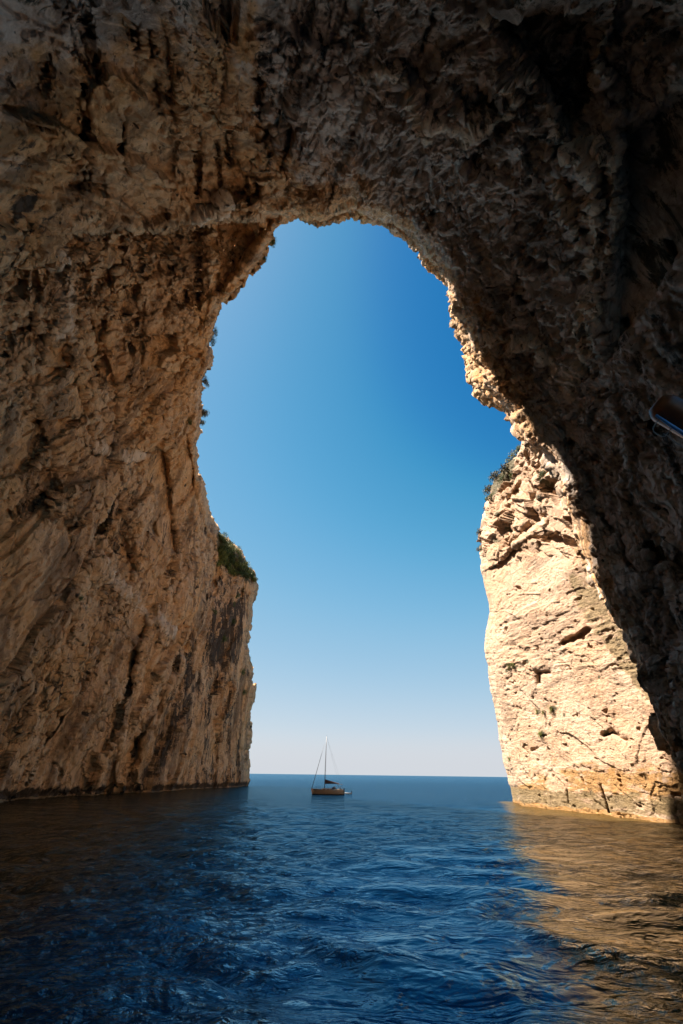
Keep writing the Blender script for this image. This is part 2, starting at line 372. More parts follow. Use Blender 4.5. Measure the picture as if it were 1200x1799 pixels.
for pts, w, d in (([(148, 520), (160, 570), (170, 620)], 3, 2.4), ([(133, 565), (142, 610), (152, 650)], 4, 2.6), ([(108, 580), (122, 612), (130, 640)], 4, 2.6),
                  ([(165, 638), (178, 690), (186, 725)], 4, 3), ([(240, 540), (242, 580), (232, 618)], 4, 3), ([(292, 530), (284, 600)], 3, 2),
                  ([(300, 560), (302, 590)], 4, 2.2), ([(348, 455), (350, 520), (346, 590)], 5, 3), ([(328, 480), (330, 580)], 3, 2), ([(305, 440), (300, 560)], 3, 1.6),
                  ([(122, 655), (140, 710), (160, 780)], 6, 4), ([(186, 735), (195, 792)], 4, 3), ([(252, 800), (262, 900), (275, 940)], 4, 4),
                  ([(150, 862), (185, 910), (215, 960), (235, 1005)], 8, 5), ([(140, 860), (200, 858)], 4, 3), ([(20, 905), (50, 892), (75, 868)], 7, 2.6),
                  ([(178, 1030), (168, 1065)], 3, 2), ([(250, 1105), (235, 1160), (222, 1215)], 7, 4.5), ([(262, 1095), (300, 1100)], 4, 3),
                  ([(335, 1010), (310, 1080), (285, 1140)], 3.5, 3.5), ([(318, 1130), (290, 1200), (270, 1260), (240, 1300)], 5, 4.5),
                  ([(372, 1000), (358, 1060), (318, 1140), (300, 1190)], 4, 4.5), ([(240, 1300), (230, 1370)], 5, 3), ([(350, 900), (372, 960), (380, 1040)], 4, 3),
                  ([(0, 1290), (20, 1310)], 10, 4), ([(95, 1340), (105, 1370)], 5, 2.4), ([(335, 800), (340, 870), (352, 930)], 4, 2.4),
                  ([(310, 640), (300, 720), (282, 760)], 3, 1.8), ([(60, 1160), (30, 1200)], 3, 1.6),
                  ([(446, 275), (450, 350)], 10, 6), ([(460, 90), (455, 170), (470, 240)], 10, 4.5), ([(500, 190), (480, 260)], 7, 4),
                  ([(150, 30), (165, 100), (172, 140)], 7, 3.5), ([(120, 30), (128, 90)], 5, 2.5), ([(84, 100), (88, 170)], 4, 2), ([(238, 40), (240, 85)], 5, 2.6),
                  ([(262, 50), (265, 100)], 6, 3), ([(273, 140), (275, 200)], 4, 2.4), ([(345, 215), (350, 270), (348, 345)], 4, 3), ([(148, 150), (155, 240), (158, 330)], 4, 2.6),
                  ([(222, 180), (215, 280)], 3, 2), ([(412, 205), (400, 300)], 3, 2), ([(380, 250), (388, 330)], 3, 2),
                  ([(700, 130), (675, 180), (660, 240)], 6, 3.5), ([(760, 20), (735, 110), (725, 130)], 6, 3.5), ([(840, 150), (820, 190)], 6, 3),
                  ([(820, 290), (880, 300), (930, 270)], 10, 4), ([(600, 60), (610, 140), (580, 200)], 8, 3.5), ([(740, 280), (780, 330), (800, 370)], 8, 3.5),
                  ([(920, 440), (960, 470), (985, 445), (1000, 470)], 9, 4), ([(910, 480), (905, 520), (940, 545)], 8, 4), ([(870, 380), (900, 420)], 6, 3),
                  ([(1100, 560), (1150, 620), (1200, 640)], 10, 4), ([(1020, 640), (1100, 700), (1160, 760)], 8, 3.5), ([(1150, 960), (1200, 1010)], 18, 5),
                  ([(1060, 900), (1100, 960), (1120, 1010)], 8, 3), ([(1000, 780), (1040, 850), (1050, 900)], 6, 2.6), ([(1180, 420), (1200, 470)], 10, 4)):
    groove(pts, w, d)
panel([(250, 792), (292, 785), (296, 842), (303, 905), (308, 975), (285, 960), (268, 928), (272, 868), (256, 846)], 4.5, 2.5, stain=0.34, rough=0.4)
panel([(140, 862), (200, 850), (230, 940), (240, 1000), (200, 990), (150, 930)], 2.0, 8, stain=0.40)
ridge([(175, 1000), (215, 1040), (262, 1078), (292, 1108)], 9, 1.8, 0.75)
ridge([(160, 782), (200, 800), (235, 800)], 8, 1.4, 0.7)
panel([(375, 1060), (415, 1035), (440, 1045), (432, 1090), (425, 1170), (360, 1190), (345, 1150)], 2.0, 22, stain=0.75)
panel([(300, 1130), (345, 1090), (360, 1200), (300, 1330), (262, 1385), (240, 1385), (280, 1260)], 0.8, 14, stain=0.58)
panel([(330, 1290), (420, 1250), (432, 1390), (330, 1395)], 0, 20, stain=0.50)
panel([(300, 1010), (380, 960), (450, 1010), (455, 1400), (300, 1400), (330, 1200)], 0, 40, stain=0.46)
panel([(425, 1140), (442, 1180), (436, 1260), (412, 1330), (405, 1280), (415, 1200)], 1.6, 14, moss=0.4, stain=0.45)
panel([(0, 1230), (60, 1180), (150, 1170), (150, 1230), (60, 1270), (0, 1300)], 0, 30, stain=0.32)
panel([(120, 1150), (170, 1010), (200, 1060), (160, 1160)], 0, 14, stain=0.40)
panel([(0, 140), (60, 250), (80, 380), (20, 440), (0, 430)], 0.5, 20, stain=0.55)
panel([(420, 0), (600, 0), (590, 90), (540, 200), (470, 250), (440, 140)], 0.8, 26, stain=0.46)
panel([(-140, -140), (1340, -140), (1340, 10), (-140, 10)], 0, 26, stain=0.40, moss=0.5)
panel([(380, 945), (405, 955), (432, 990), (449, 1024), (425, 1020), (395, 1000), (374, 960)], 0, 6, moss=1.0)
# roof and near right wall
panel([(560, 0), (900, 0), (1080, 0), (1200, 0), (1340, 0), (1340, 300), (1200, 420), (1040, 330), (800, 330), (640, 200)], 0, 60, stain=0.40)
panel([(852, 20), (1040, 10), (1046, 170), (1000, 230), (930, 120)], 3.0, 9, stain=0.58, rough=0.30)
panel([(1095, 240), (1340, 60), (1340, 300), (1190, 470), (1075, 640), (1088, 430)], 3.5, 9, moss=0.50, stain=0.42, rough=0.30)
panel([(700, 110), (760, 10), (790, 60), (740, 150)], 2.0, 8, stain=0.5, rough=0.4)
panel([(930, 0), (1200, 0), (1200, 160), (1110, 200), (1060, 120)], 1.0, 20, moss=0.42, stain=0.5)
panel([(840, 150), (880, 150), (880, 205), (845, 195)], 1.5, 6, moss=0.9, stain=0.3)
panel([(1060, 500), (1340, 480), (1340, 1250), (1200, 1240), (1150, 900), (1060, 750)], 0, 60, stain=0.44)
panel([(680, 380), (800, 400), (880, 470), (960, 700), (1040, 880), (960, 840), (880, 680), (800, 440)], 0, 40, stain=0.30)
for pts, w, d in (([(898, 60), (912, 95), (938, 132)], 5, 1.8), ([(870, 118), (890, 150), (912, 172)], 5, 1.6), ([(940, 130), (968, 190), (985, 230), (1003, 262)], 7, 2.0),
                  ([(1082, 0), (1070, 50), (1045, 92), (1052, 122), (1066, 135)], 6, 2.0), ([(1003, 262), (1050, 255), (1080, 290)], 8, 1.8),
                  ([(1030, 280), (1050, 360), (1040, 440), (1045, 540), (1030, 620), (1000, 690)], 13, 2.2), ([(1085, 250), (1080, 310), (1085, 400), (1062, 480)], 5, 1.8),
                  ([(975, 310), (1000, 370), (1020, 425)], 5, 1.5), ([(760, 210), (820, 230), (900, 200)], 8, 1.2), ([(640, 130), (700, 120), (740, 190), (755, 240)], 8, 1.3),
                  ([(860, 600), (940, 600), (990, 650)], 9, 1.2), ([(920, 60), (850, 30)], 4, 1.0)):
    ridge(pts, w, d)
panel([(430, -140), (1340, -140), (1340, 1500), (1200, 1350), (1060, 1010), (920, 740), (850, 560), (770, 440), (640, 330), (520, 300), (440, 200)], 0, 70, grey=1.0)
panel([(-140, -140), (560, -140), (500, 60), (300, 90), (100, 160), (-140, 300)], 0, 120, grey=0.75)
d_, _ = seg_dist(PX, PY, [(545, 379), (640, 385), (748, 452), (800, 560), (860, 640), (905, 720)])
att['ochre'] = np.maximum(att['ochre'], 0.36 * np.exp(-(d_ / 40) ** 2))
d_, _ = seg_dist(PX, PY, [(390, 400), (380, 540), (340, 640), (320, 760)])
att['ochre'] = np.maximum(att['ochre'], 0.34 * np.exp(-(d_ / 60) ** 2))
PM = unproj(PX, PY, T0)

# outside of the rim: the rock's sea-facing flank, going away from the opening
out3 = np.stack([ed[:, 0], np.full(NTH, 0.28), -ed[:, 1]], 1)
out3[:, 2] = np.where(out3[:, 2] < -0.05, -0.05, out3[:, 2])
for k in range(3):
    pad = np.pad(out3[:, k], 30, mode='edge'); ker = np.hanning(61); ker /= ker.sum(); out3[:, k] = np.convolve(pad, ker, 'valid')
q = (np.linspace(0, 1, 46)[1:] ** 1.6) * 45
q = q[::-1]
back = np.minimum(q, 6)[None, :, None] * np.array([0, 0.5, 0])
PO = PM[:, 0:1] + out3[:, None] * q[None, :, None] + back
# behind the frame: closes round and behind the camera
ends = PM[:, -1]; th = np.linspace(0, math.pi, NTH)
ring = np.stack([-58 * np.cos(th), np.full(NTH, -70.0), 78 * np.sin(th) - 6], 1)
mid = ends * 0.55 + ring * 0.45 + np.array([0, 4, 0]) + np.stack([-22 * np.cos(th), 0 * th, 24 * np.sin(th)], 1)
v = np.linspace(0, 1, 60)[1:][None, :, None]
PB = (1 - v) ** 2 * ends[:, None] + 2 * v * (1 - v) * mid[:, None] + v * v * ring[:, None]
v2 = np.linspace(0, 1, 16)[1:][None, :, None]
PB2 = ring[:, None] * (1 - v2) + np.array([0, -95.0, 20])[None, None] * v2
P = np.concatenate([PO, PM, PB, PB2], 1); nO = len(q)
def ext(a, fill=None):
    return np.concatenate([np.repeat(a[:, :1], nO, 1), a, np.repeat(a[:, -1:], P.shape[1] - nO - NS, 1)], 1)
att = {k: ext(v) for k, v in att.items()}; rough = ext(rough)
# bottom skirt below the water
low = P[0:1].copy(); low2 = low - np.array([0, 0, 12.0]); hi = P[-1:] - np.array([0, 0, 12.0])
P = np.concatenate([low2, P, hi], 0)
att = {k: np.concatenate([v[:1], v, v[-1:]], 0) for k, v in att.items()}; rough = np.concatenate([rough[:1], rough, rough[-1:]], 0)
N = grid_normals(P)
if ((N[400:-400, nO + 50:nO + NS - 50] * (CP - P[400:-400, nO + 50:nO + NS - 50])).sum(-1)).mean() < 0: N = -N
N = np.stack([np.stack([np.convolve(np.pad(N[:, j, k], 4, mode='edge'), np.ones(9) / 9, 'valid') for j in range(0)], 1) if False else N[..., k] for k in range(3)], -1)
def frame(P, ang, along, across):
    """coordinates stretched along a tilted bed direction in the y-z plane"""
    c, s = math.cos(ang), math.sin(ang)
    a = P[..., 1] * s + P[..., 2] * c; b = P[..., 1] * c - P[..., 2] * s
    return np.stack([P[..., 0] * across, b * across, a * along], -1)
dist = np.linalg.norm(P - CP, axis=-1)
ppx, ppy, ppt = proj(P)
rightm = sstep(520, 760, ppx) * (ppt > 0)
near_rim = np.ones(P.shape[:2]); a_ = np.concatenate([np.full(nO, 1.0), np.clip(dpx.mean(0) / 40, 0, 1), np.ones(P.shape[1] - nO - NS)])
near_rim[:] = 0.45 + 0.55 * a_[None]
Q = frame(P, R(30), 0.13, 1.0); Qm = frame(P, R(30), 0.45, 1.0)
warp = np.stack([fbm(P * 0.04, 3, 81), fbm(P * 0.04, 3, 91), fbm(P * 0.04, 3, 101)], -1)
leftm = 1 - rightm
disp = 2.0 * fbm(P * 0.035, 3, 1)
# long slabs following the dip of the beds
tt = fbm((Q + warp * 2.0) * 0.12, 4, 15) * 4.0; fr_ = tt - np.floor(tt)
disp += (0.95 * (sstep(0.0, 0.10, fr_) - fr_)) * (leftm + 0.6 * rightm)
iv, ee, tx = worley((Q + warp * 2.5) * 0.13, 2)
disp += leftm * ((iv - 0.5) * 2.6 + tx * 1.7)
disp += leftm * 0.46 * ridged((Q + warp * 1.0) * 0.45, 4, 9, 0.6)
disp += leftm * 0.16 * fbm(Qm * 1.1 + warp, 4, 29, 0.65)
Qc = frame(P, R(30), 0.28, 1.0)
brok = 0.25 + 1.0 * sstep(-0.15, 0.25, fbm(P * 0.055, 3, 65))
for sc_k, am, sd_k in ((0.62, 0.55, 61), (1.5, 0.30, 62)):          # chipped angular facets
    iv, ee, tx = worley((Qc * leftm[..., None] + Qm * rightm[..., None] + warp * 0.8) * sc_k, sd_k)
    disp += (tx * am + (iv - 0.5) * am * 0.45) * (0.75 * brok * leftm + 1.4 * rightm)
# broken, knobbly roof and right wall
mound = fbm(P * 0.11 + warp * 0.5, 3, 55)
disp += rightm * (1.6 * mound + 0.9 * (1 - np.abs(fbm(Qm * 0.16 + warp, 3, 57)) * 3.2) )
iv, ee, tx = worley((Qm + warp * 3.5) * 0.30, 5)
disp += rightm * ((iv - 0.5) * 0.8 + tx * 1.0)
disp += rightm * (0.50 * ridged(Qm * 0.55 + warp * 1.2, 5, 21, 0.62))
pit = sstep(0.34, 0.50, fbm(Qm * np.array([1, 1, 0.9]) * 0.42, 3, 33)); disp -= pit * (0.9 + 0.5 * rightm)
pit = np.maximum(pit * 0.75, 0.8 * sstep(0.42, 0.55, fbm(Qm * 1.0, 2, 36)))
disp *= rough * near_rim * np.clip(dist / 110, 0.35, 1.15)
fade = np.ones(P.shape[1]); fade[:nO] = np.linspace(0.6, 1, nO)
notch = sstep(-0.6, 0.0, P[..., 2]) * (1 - sstep(0.6, 2.0, P[..., 2] + 0.8 * fbm(P * 0.25, 3, 45))); disp = disp - 0.9 * notch
P2 = P + N * (disp * fade[None])[..., None]
P2[0, :, 2] = np.minimum(P2[0, :, 2], -6); P2[1, :, 2] = np.minimum(P2[1, :, 2], -0.5)
zz = P2[..., 2] + 0.5 * fbm(P * 0.3, 3, 44)
att['stain'] = np.maximum(att['stain'], 0.85 * (1 - sstep(0.8, 3.4, zz)) * sstep(0.1, 0.4, zz)); att['band'] = 0.9 * (1 - sstep(0.25, 0.5, zz))
att['stain'] = np.maximum(att['stain'], 0.75 * pit)
ledz = (N[..., 2] > 0.2) * 0.5
att['tide'] = 1 - sstep(0.3, 0.9, zz)
# unseen side opening added behind camera right, letting sky light reach the left wall
ii, jj = np.meshgrid(np.arange(P2.shape[0] - 1) / NTH, np.arange(P2.shape[1] - 1), indexing='ij')
keep = ~((ii > OPEN0) & (jj > nO + NS + 6))
cave = grid_mesh('cave_rock', P2, M_CAVE, att, flip=True, keep=keep); cave['kind'] = 'structure'
js = np.arange(nO + 45, P.shape[1] - 15, 9); is_ = np.r_[np.arange(0, P.shape[0], 14), P.shape[0] - 1]
HO = P[np.ix_(is_, js)]; HN = N[np.ix_(is_, js)]
for _ in range(6):
    for A_h in (HO, HN): A_h[1:-1, 1:-1] = (A_h[:-2, 1:-1] + A_h[2:, 1:-1] + A_h[1:-1, :-2] + A_h[1:-1, 2:] + A_h[1:-1, 1:-1]) / 5
HO = HO - HN / np.maximum(np.linalg.norm(HN, axis=-1, keepdims=True), 1e-6) * 12.0 + np.array([0, -2.0, 0])
hk = keep[np.ix_(np.minimum(is_[:-1], keep.shape[0] - 1), np.minimum(js[:-1], keep.shape[1] - 1))] & keep[np.ix_(np.minimum(is_[:-1], keep.shape[0] - 1), np.minimum(js[:-1] + 9, keep.shape[1] - 1))]
sun_block = grid_mesh('sun_block_shell', HO, M_CAVE, None, keep=hk); sun_block['kind'] = 'structure'  # unseen outer shell added to stop sun leaking through the cave rock
CAVEG = (P2, ppx, ppy, ppt, nO)

# ------------------------------------------------------------------ the sunlit cliff on the right
SIL = [((907, 1416), 0), ((897, 1380), 0), ((886, 1335), 0), ((878, 1290), 0), ((868, 1235), 0), ((861, 1200), 0), ((858, 1165), 0), ((853, 1140), 0), ((856, 1105), 0), ((862, 1075), 0),
       ((852, 1030), 0), ((844, 1000), 0), ((842, 960), 0), ((846, 920), 0), ((856, 880), 0), ((862, 858), 0), ((880, 828), 0), ((908, 805), 0), ((916, 775), 0), ((912, 735), 0), ((900, 690), 0)]
sil = np.array([s[0] for s in SIL], float)
NV, NU = 760, 420
sacc = np.concatenate([[0], np.cumsum(np.hypot(*np.diff(sil, axis=0).T))]); sv = np.linspace(0, sacc[-1], NV)
sx = np.interp(sv, sacc, sil[:, 0]); sy = np.interp(sv, sacc, sil[:, 1])
sx = sx + 4.0 * fbm(np.stack([sv * 0.05, sv * 0 + 2, sv * 0], 1), 5, 120, 0.6)
# right ends of the rows
ex_ = np.full(NV, 1330.0); ey_ = np.interp(sv / sacc[-1], [0, 1], [1458, 640])
UU = np.linspace(0, 1, NU)
CX = sx[:, None] + (ex_ - sx)[:, None] * UU; CY = sy[:, None] + (ey_ - sy)[:, None] * UU
# base surface: vertical wall x = 36.6 + 0.172 (114 - y), leaning back with height
dirs = unproj(CX, CY, 1.0) - CP
def wall_x(y, z):
    return 36.8 + 0.172 * (114 - y) + 0.0016 * np.clip(z - 22, 0, None) ** 2 + 0.0 * z
t = np.full(CX.shape, 70.0)
for _ in range(60):
    p = CP + dirs * t[..., None]
    t = 0.6 * t + 0.4 * np.clip(wall_x(p[..., 1], p[..., 2]) / dirs[..., 0], 40, 150)
cd = np.hypot(CX - sx[:, None], CY - sy[:, None]); t = t + 12 * np.clip(1 - cd / 16, 0, 1) ** 1.5
catt = {k: np.zeros_like(CX) for k in ('stain', 'moss', 'ochre', 'pale', 'band')}
cwx = CX + 5 * fbm(np.stack([CX * 0.03, CY * 0.03, CX * 0], -1), 3, 61); cwy = CY + 5 * fbm(np.stack([CX * 0.03, CY * 0.03, CX * 0], -1), 3, 71)
def cg(pts, w, depth, stain=0.0):
    global t
    d, _ = seg_dist(cwx, cwy, pts); t = t + depth * np.exp(-(d / w) ** 2)
    if stain: catt['stain'] = np.maximum(catt['stain'], stain * np.exp(-(d / (w * 1.1)) ** 2))
def cl(pts, depth, fall):
    global t
    d, s = seg_dist(cwx, cwy, pts); t = t + depth * sstep(-2, 3, d * s) * np.exp(-(d / fall))
cg([(990, 1128), (1010, 1118), (1032, 1106)], 4, 2.2, 0.3); cg([(948, 1180), (950, 1200)], 4, 2.0, 0.6); cg([(948, 1182), (965, 1180)], 3, 1.5, 0.5)
cg([(1064, 1402), (1070, 1425)], 2.2, 2.0, 0.5); cg([(1058, 1380), (1066, 1404)], 2, 1.2, 0.2); cg([(1000, 1390), (1004, 1412)], 2, 1.0, 0.3)
cl([(890, 975), (930, 945), (965, 930), (975, 935)], 3.0, 60)
cg([(900, 960), (925, 930), (945, 900)], 5, 2.6); cg([(935, 925), (958, 905)], 6, 3.0, 0.2); cg([(885, 920), (900, 890), (912, 850)], 4, 2.0)
cg([(955, 830), (958, 880), (965, 920)], 3, 1.6); cg([(905, 870), (930, 840), (940, 800)], 4, 1.8); cg([(1062, 1290), (1075, 1285), (1100, 1300)], 5, 1.0, 0.5)
def cpanel(pts, depth, soft, **mk):
    global t
    m = poly_soft(cwx, cwy, pts, soft); t = t + depth * m
    for k, v in mk.items(): catt[k] = np.maximum(catt[k], v * m)
cpanel([(1000, 1010), (1030, 1000), (1080, 1075), (1115, 1130), (1150, 1200), (1165, 1240), (1135, 1230), (1080, 1160), (1040, 1110), (1010, 1060)], 0.6, 5, moss=0.3, band=0.78)  # dimly lit weathered strip: its shade is put into the brown colour too
cpanel([(860, 850), (880, 828), (912, 790), (918, 780), (915, 800), (905, 835), (880, 860), (864, 880)], 0, 5, moss=0.9)
cpanel([(950, 820), (962, 830), (972, 860), (962, 940), (954, 900)], 0, 5, moss=0.55)
for x_, y_, r_ in ((905, 1170, 9), (930, 1163, 5), (945, 1250, 5), (970, 1247, 6), (955, 1290, 7), (992, 1255, 3), (900, 1335, 5), (895, 1180, 7), (1065, 1285, 7), (873, 950, 8), (890, 930, 6), (868, 990, 5), (885, 905, 5), (1050, 1190, 3)):
    catt['moss'] = np.maximum(catt['moss'], 0.85 * np.exp(-(np.hypot(cwx - x_, (cwy - y_) * 0.8) / r_) ** 2))
for pts, w_ in (([(1075, 1350), (1085, 1395)], 9), ([(905, 1392), (960, 1385)], 14), ([(1110, 1400), (1200, 1410)], 12), ([(1160, 1360), (1170, 1385)], 7)):
    d_, _ = seg_dist(cwx, cwy, pts); catt['ochre'] = np.maximum(catt['ochre'], 0.85 * np.exp(-(d_ / w_) ** 2))
CM = CP + dirs * t[..., None]
cd0 = np.clip(cd / 30, 0, 1)
qo = (np.linspace(0, 1, 40)[1:] ** 1.5 * 150)[::-1]
so_ = np.stack([np.full(NV, 0.85), np.full(NV, 0.62), np.full(NV, 0.0)], 1)
up_ = sstep(0.66, 0.8, sv / sacc[-1]); so_[:, 2] = 0.28 * up_; so_[:, 0] = 0.85 + 0.3 * up_; so_[:, 1] = 0.62 - 0.3 * up_
CO = CM[:, 0:1] + so_[:, None] * qo[None, :, None]
C = np.concatenate([CO, CM], 1); C = np.concatenate([C[0:1] - np.array([0, 0, 10.0]), C], 0)
nc = len(qo)
catt = {k: np.concatenate([np.repeat(v[:, :1], nc, 1), v], 1) for k, v in catt.items()}
catt = {k: np.concatenate([v[:1], v], 0) for k, v in catt.items()}
CN = grid_normals(C)
if ((CN[300:, nc + 50:] * (CP - C[300:, nc + 50:])).sum(-1)).mean() < 0: CN = -CN
cpx, cpy, cpt = proj(C)
topz = 1 - sstep(930, 1000, cpy)                     # broken blocky rock at the top
strat = sstep(1040, 1080, cpy) * (1 - sstep(1170, 1200, cpy))
wz = np.stack([fbm(C * 0.06, 3, 181), fbm(C * 0.06, 3, 191), fbm(C * 0.06, 3, 201)], -1) * 4
B1 = np.stack([C[..., 0], C[..., 1] * 0.8 + C[..., 2] * 0.6, C[..., 2] * 0.8 - C[..., 1] * 0.6], -1) * np.array([1, 0.5, 1.0])
iv, ee, tx = worley((B1 + wz) * 0.22, 7)
dc = 1.0 * fbm(C * 0.04, 3, 111) + topz * ((iv - 0.5) * 2.0 + tx * 2.2) + (1 - topz) * ((iv - 0.5) * 0.15 + tx * 0.2)
iv, ee, tx = worley((B1 + wz * 0.7) * 0.6, 8)
dc += (0.12 + topz * 0.9) * ((iv - 0.5) * 0.5 + tx * 0.8)
SB = np.stack([C[..., 0] * 0.4, C[..., 1] * 0.16, (C[..., 2] - 0.12 * C[..., 1])], -1)
dc += (0.22 + 0.9 * strat) * 0.22 * ridged((SB + wz * 0.12) * 0.8, 4, 130, 0.6)
tt = (SB[..., 2] + 0.5 * wz[..., 0]) * 0.22 + fbm(C * 0.08, 3, 140) * 1.2; fr_ = tt - np.floor(tt); dc += (0.04 + 0.14 * strat) * (sstep(0, 0.14, fr_) - fr_)
dc += 0.18 * ridged(C * 0.7, 5, 150, 0.62)
iv, ee, tx = worley((SB * np.array([1, 3.0, 1]) + wz * 0.3) * 0.9, 9); cbr = (0.12 + 0.7 * sstep(-0.05, 0.3, fbm(C * 0.07, 3, 177))) * (0.55 + 0.6 * topz); dc += (0.26 * tx + 0.10 * (iv - 0.5)) * cbr
dg = np.stack([C[..., 0], C[..., 1] * 0.5 + C[..., 2] * 0.86, (C[..., 2] * 0.5 - C[..., 1] * 0.86) * 0.25], -1)
dc += 0.24 * cbr * ridged((dg + wz * 0.2) * 0.22, 4, 158, 0.55) * (1 - 0.4 * strat)
cpit = sstep(0.38, 0.50, fbm(C * np.array([0.5, 0.5, 0.7]), 3, 160)); dc -= 0.6 * cpit
catt['stain'] = np.maximum(catt['stain'], 0.35 * cpit)
edge = np.concatenate([np.ones((NV + 1, nc)), np.concatenate([cd0[:1], cd0], 0)], 1)
dc *= (0.45 + 0.55 * edge)
C2 = C + CN * dc[..., None]
C2[0, :, 2] = -8
cz = C2[..., 2] + 0.7 * fbm(C * 0.25, 4, 170)
catt['band'] = np.maximum(catt['band'], 0.82 * (1 - sstep(2.4, 3.8, cz)) * sstep(0.35, 0.7, cz))
catt['ochre'] = np.maximum(catt['ochre'], np.maximum(0.95 * (1 - sstep(0.5, 0.9, cz)), 0.95 * (1 - sstep(3.8, 9.5, cz)) * (0.5 + 0.9 * fbm(C * 0.09, 2, 175))))
cliff = grid_mesh('cliff', C2, M_CLIFF, catt, flip=True); cliff['kind'] = 'structure'
CLIFFG = (C2, cpx, cpy, cpt, nc)

# ------------------------------------------------------------------ sea
k = NT('sea_water'); pos = k.n('ShaderNodeNewGeometry').outputs['Position']
cw = k.mix(k.attr('blue_fill'), (0.0002, 0.005, 0.015), (0.0005, 0.17, 0.42))  # bluer base painted into shaded near water, in place of light within it
k.l(k.mix(k.attr('painted_refl'), cw, k.mix(k.attr('leftside'), (0.060, 0.036, 0.011), (0.012, 0.010, 0.006))), k.b.inputs['Base Color'])  # base colour carries the painted cliff reflections, warm right, dark left
k.b.inputs['Specular Tint'].default_value = (0.60, 0.84, 1.0, 1); k.b.inputs['IOR'].default_value = 1.45
m1 = k.mapping(pos, (0, 0, R(18)), (0.55, 1.0, 1.0)); m2 = k.mapping(pos, (0, 0, R(-24)), (0.7, 1.0, 1.0))
slick = k.attr('calm')
w1 = k.noise(m1, 0.8, 3, 0.55, 0.5); w2 = k.noise(m2, 2.2, 4, 0.6, 0.7); w3 = k.noise(m1, 6.0, 3, 0.55, 0.4)
h = k.math('ADD', k.math('MULTIPLY', w2, 0.55), k.math('MULTIPLY', w3, 0.11))
h = k.math('MULTIPLY', h, k.math('SUBTRACT', 1.0, k.math('MULTIPLY', slick, 0.8)))
h = k.math('ADD', h, k.math('MULTIPLY', w1, 0.9))
bn = k.bump(h, 0.5, 0.85)
# far off, waves are smaller than a pixel: tilt the normal per sample instead
ln = k.n('ShaderNodeVectorMath'); ln.operation = 'LENGTH'; k.l(pos, ln.inputs[0])
far = k.fr(ln.outputs['Value'], 25, 110)
k.l(k.math('ADD', 0.04, k.math('ADD', k.math('MULTIPLY', far, 0.05), k.math('MULTIPLY', k.fr(ln.outputs['Value'], 120, 700), 0.10))), k.b.inputs['Roughness'])
def tilt(vec, scale, det, rgh, amt):
    nz = k.n('ShaderNodeTexNoise'); nz.inputs['Scale'].default_value = scale; nz.inputs['Detail'].default_value = det; nz.inputs['Roughness'].default_value = rgh; k.l(vec, nz.inputs['Vector'])
    sb = k.n('ShaderNodeVectorMath'); sb.operation = 'SUBTRACT'; k.l(nz.outputs['Color'], sb.inputs[0]); sb.inputs[1].default_value = (0.5, 0.5, 0.5)
    sl = k.n('ShaderNodeVectorMath'); sl.operation = 'SCALE'; k.l(sb.outputs[0], sl.inputs[0]); k.l(amt, sl.inputs['Scale']); return sl.outputs[0]
f2 = k.fr(ln.outputs['Value'], 18, 90)
sl = k.n('ShaderNodeVectorMath'); sl.operation = 'ADD'
k.l(tilt(m1, 0.30, 3, 0.6, k.math('MULTIPLY', f2, 0.7)), sl.inputs[0]); k.l(tilt(m2, 1.0, 4, 0.7, k.math('MULTIPLY', f2, 1.25)), sl.inputs[1])
ad = k.n('ShaderNodeVectorMath'); ad.operation = 'ADD'; k.l(bn, ad.inputs[0]); k.l(sl.outputs[0], ad.inputs[1])
no = k.n('ShaderNodeVectorMath'); no.operation = 'NORMALIZE'; k.l(ad.outputs[0], no.inputs[0])
dif = k.n('ShaderNodeBsdfDiffuse'); glo = k.n('ShaderNodeBsdfGlossy'); fre = k.n('ShaderNodeFresnel'); fre.inputs['IOR'].default_value = 1.48
for nd_ in (dif, glo, fre): k.l(no.outputs[0], nd_.inputs['Normal'])
bc_ = k.b.inputs['Base Color'].links[0].from_socket; ro_ = k.b.inputs['Roughness'].links[0].from_socket
k.l(bc_, dif.inputs['Color']); k.l(ro_, glo.inputs['Roughness'])
k.l(k.mix(k.attr('painted_refl'), (0.42, 0.78, 1.0), (1.0, 0.97, 0.80)), glo.inputs['Color'])  # gloss tint painted too: warm inside the cliff-reflection zones, blue elsewhere
mx = k.n('ShaderNodeMixShader'); k.l(k.math('MINIMUM', fre.outputs[0], 0.46), mx.inputs[0]); k.l(dif.outputs[0], mx.inputs[1]); k.l(glo.outputs[0], mx.inputs[2])
k.l(mx.outputs[0], k.t.nodes['Material Output'].inputs['Surface']); k.t.nodes.remove(k.b)
M_SEA = k.m
rr = np.concatenate([np.linspace(0.5, 9, 10), 5.0 / np.tan(np.linspace(math.atan(5 / 9.2), math.atan(5 / 900.), 640)), np.geomspace(950, 42000, 30)])
aa = np.concatenate([np.linspace(-180, -52, 40)[:-1], np.linspace(-52, 52, 760), np.linspace(52, 180, 40)[1:]])
A_, R_ = np.meshgrid(np.radians(aa), rr, indexing='ij')
X = np.sin(A_) * R_; Y = np.cos(A_) * R_
dr = np.gradient(rr)[None] * np.ones_like(X)
Z = np.zeros_like(X); rs = np.random.RandomState(5)
calm = np.zeros_like(X)
g = unproj(np.array([800, 860, 740, 700, 1060, 900]), np.array([1545, 1500, 1640, 1750, 1620, 1720]), 1.0) - CP
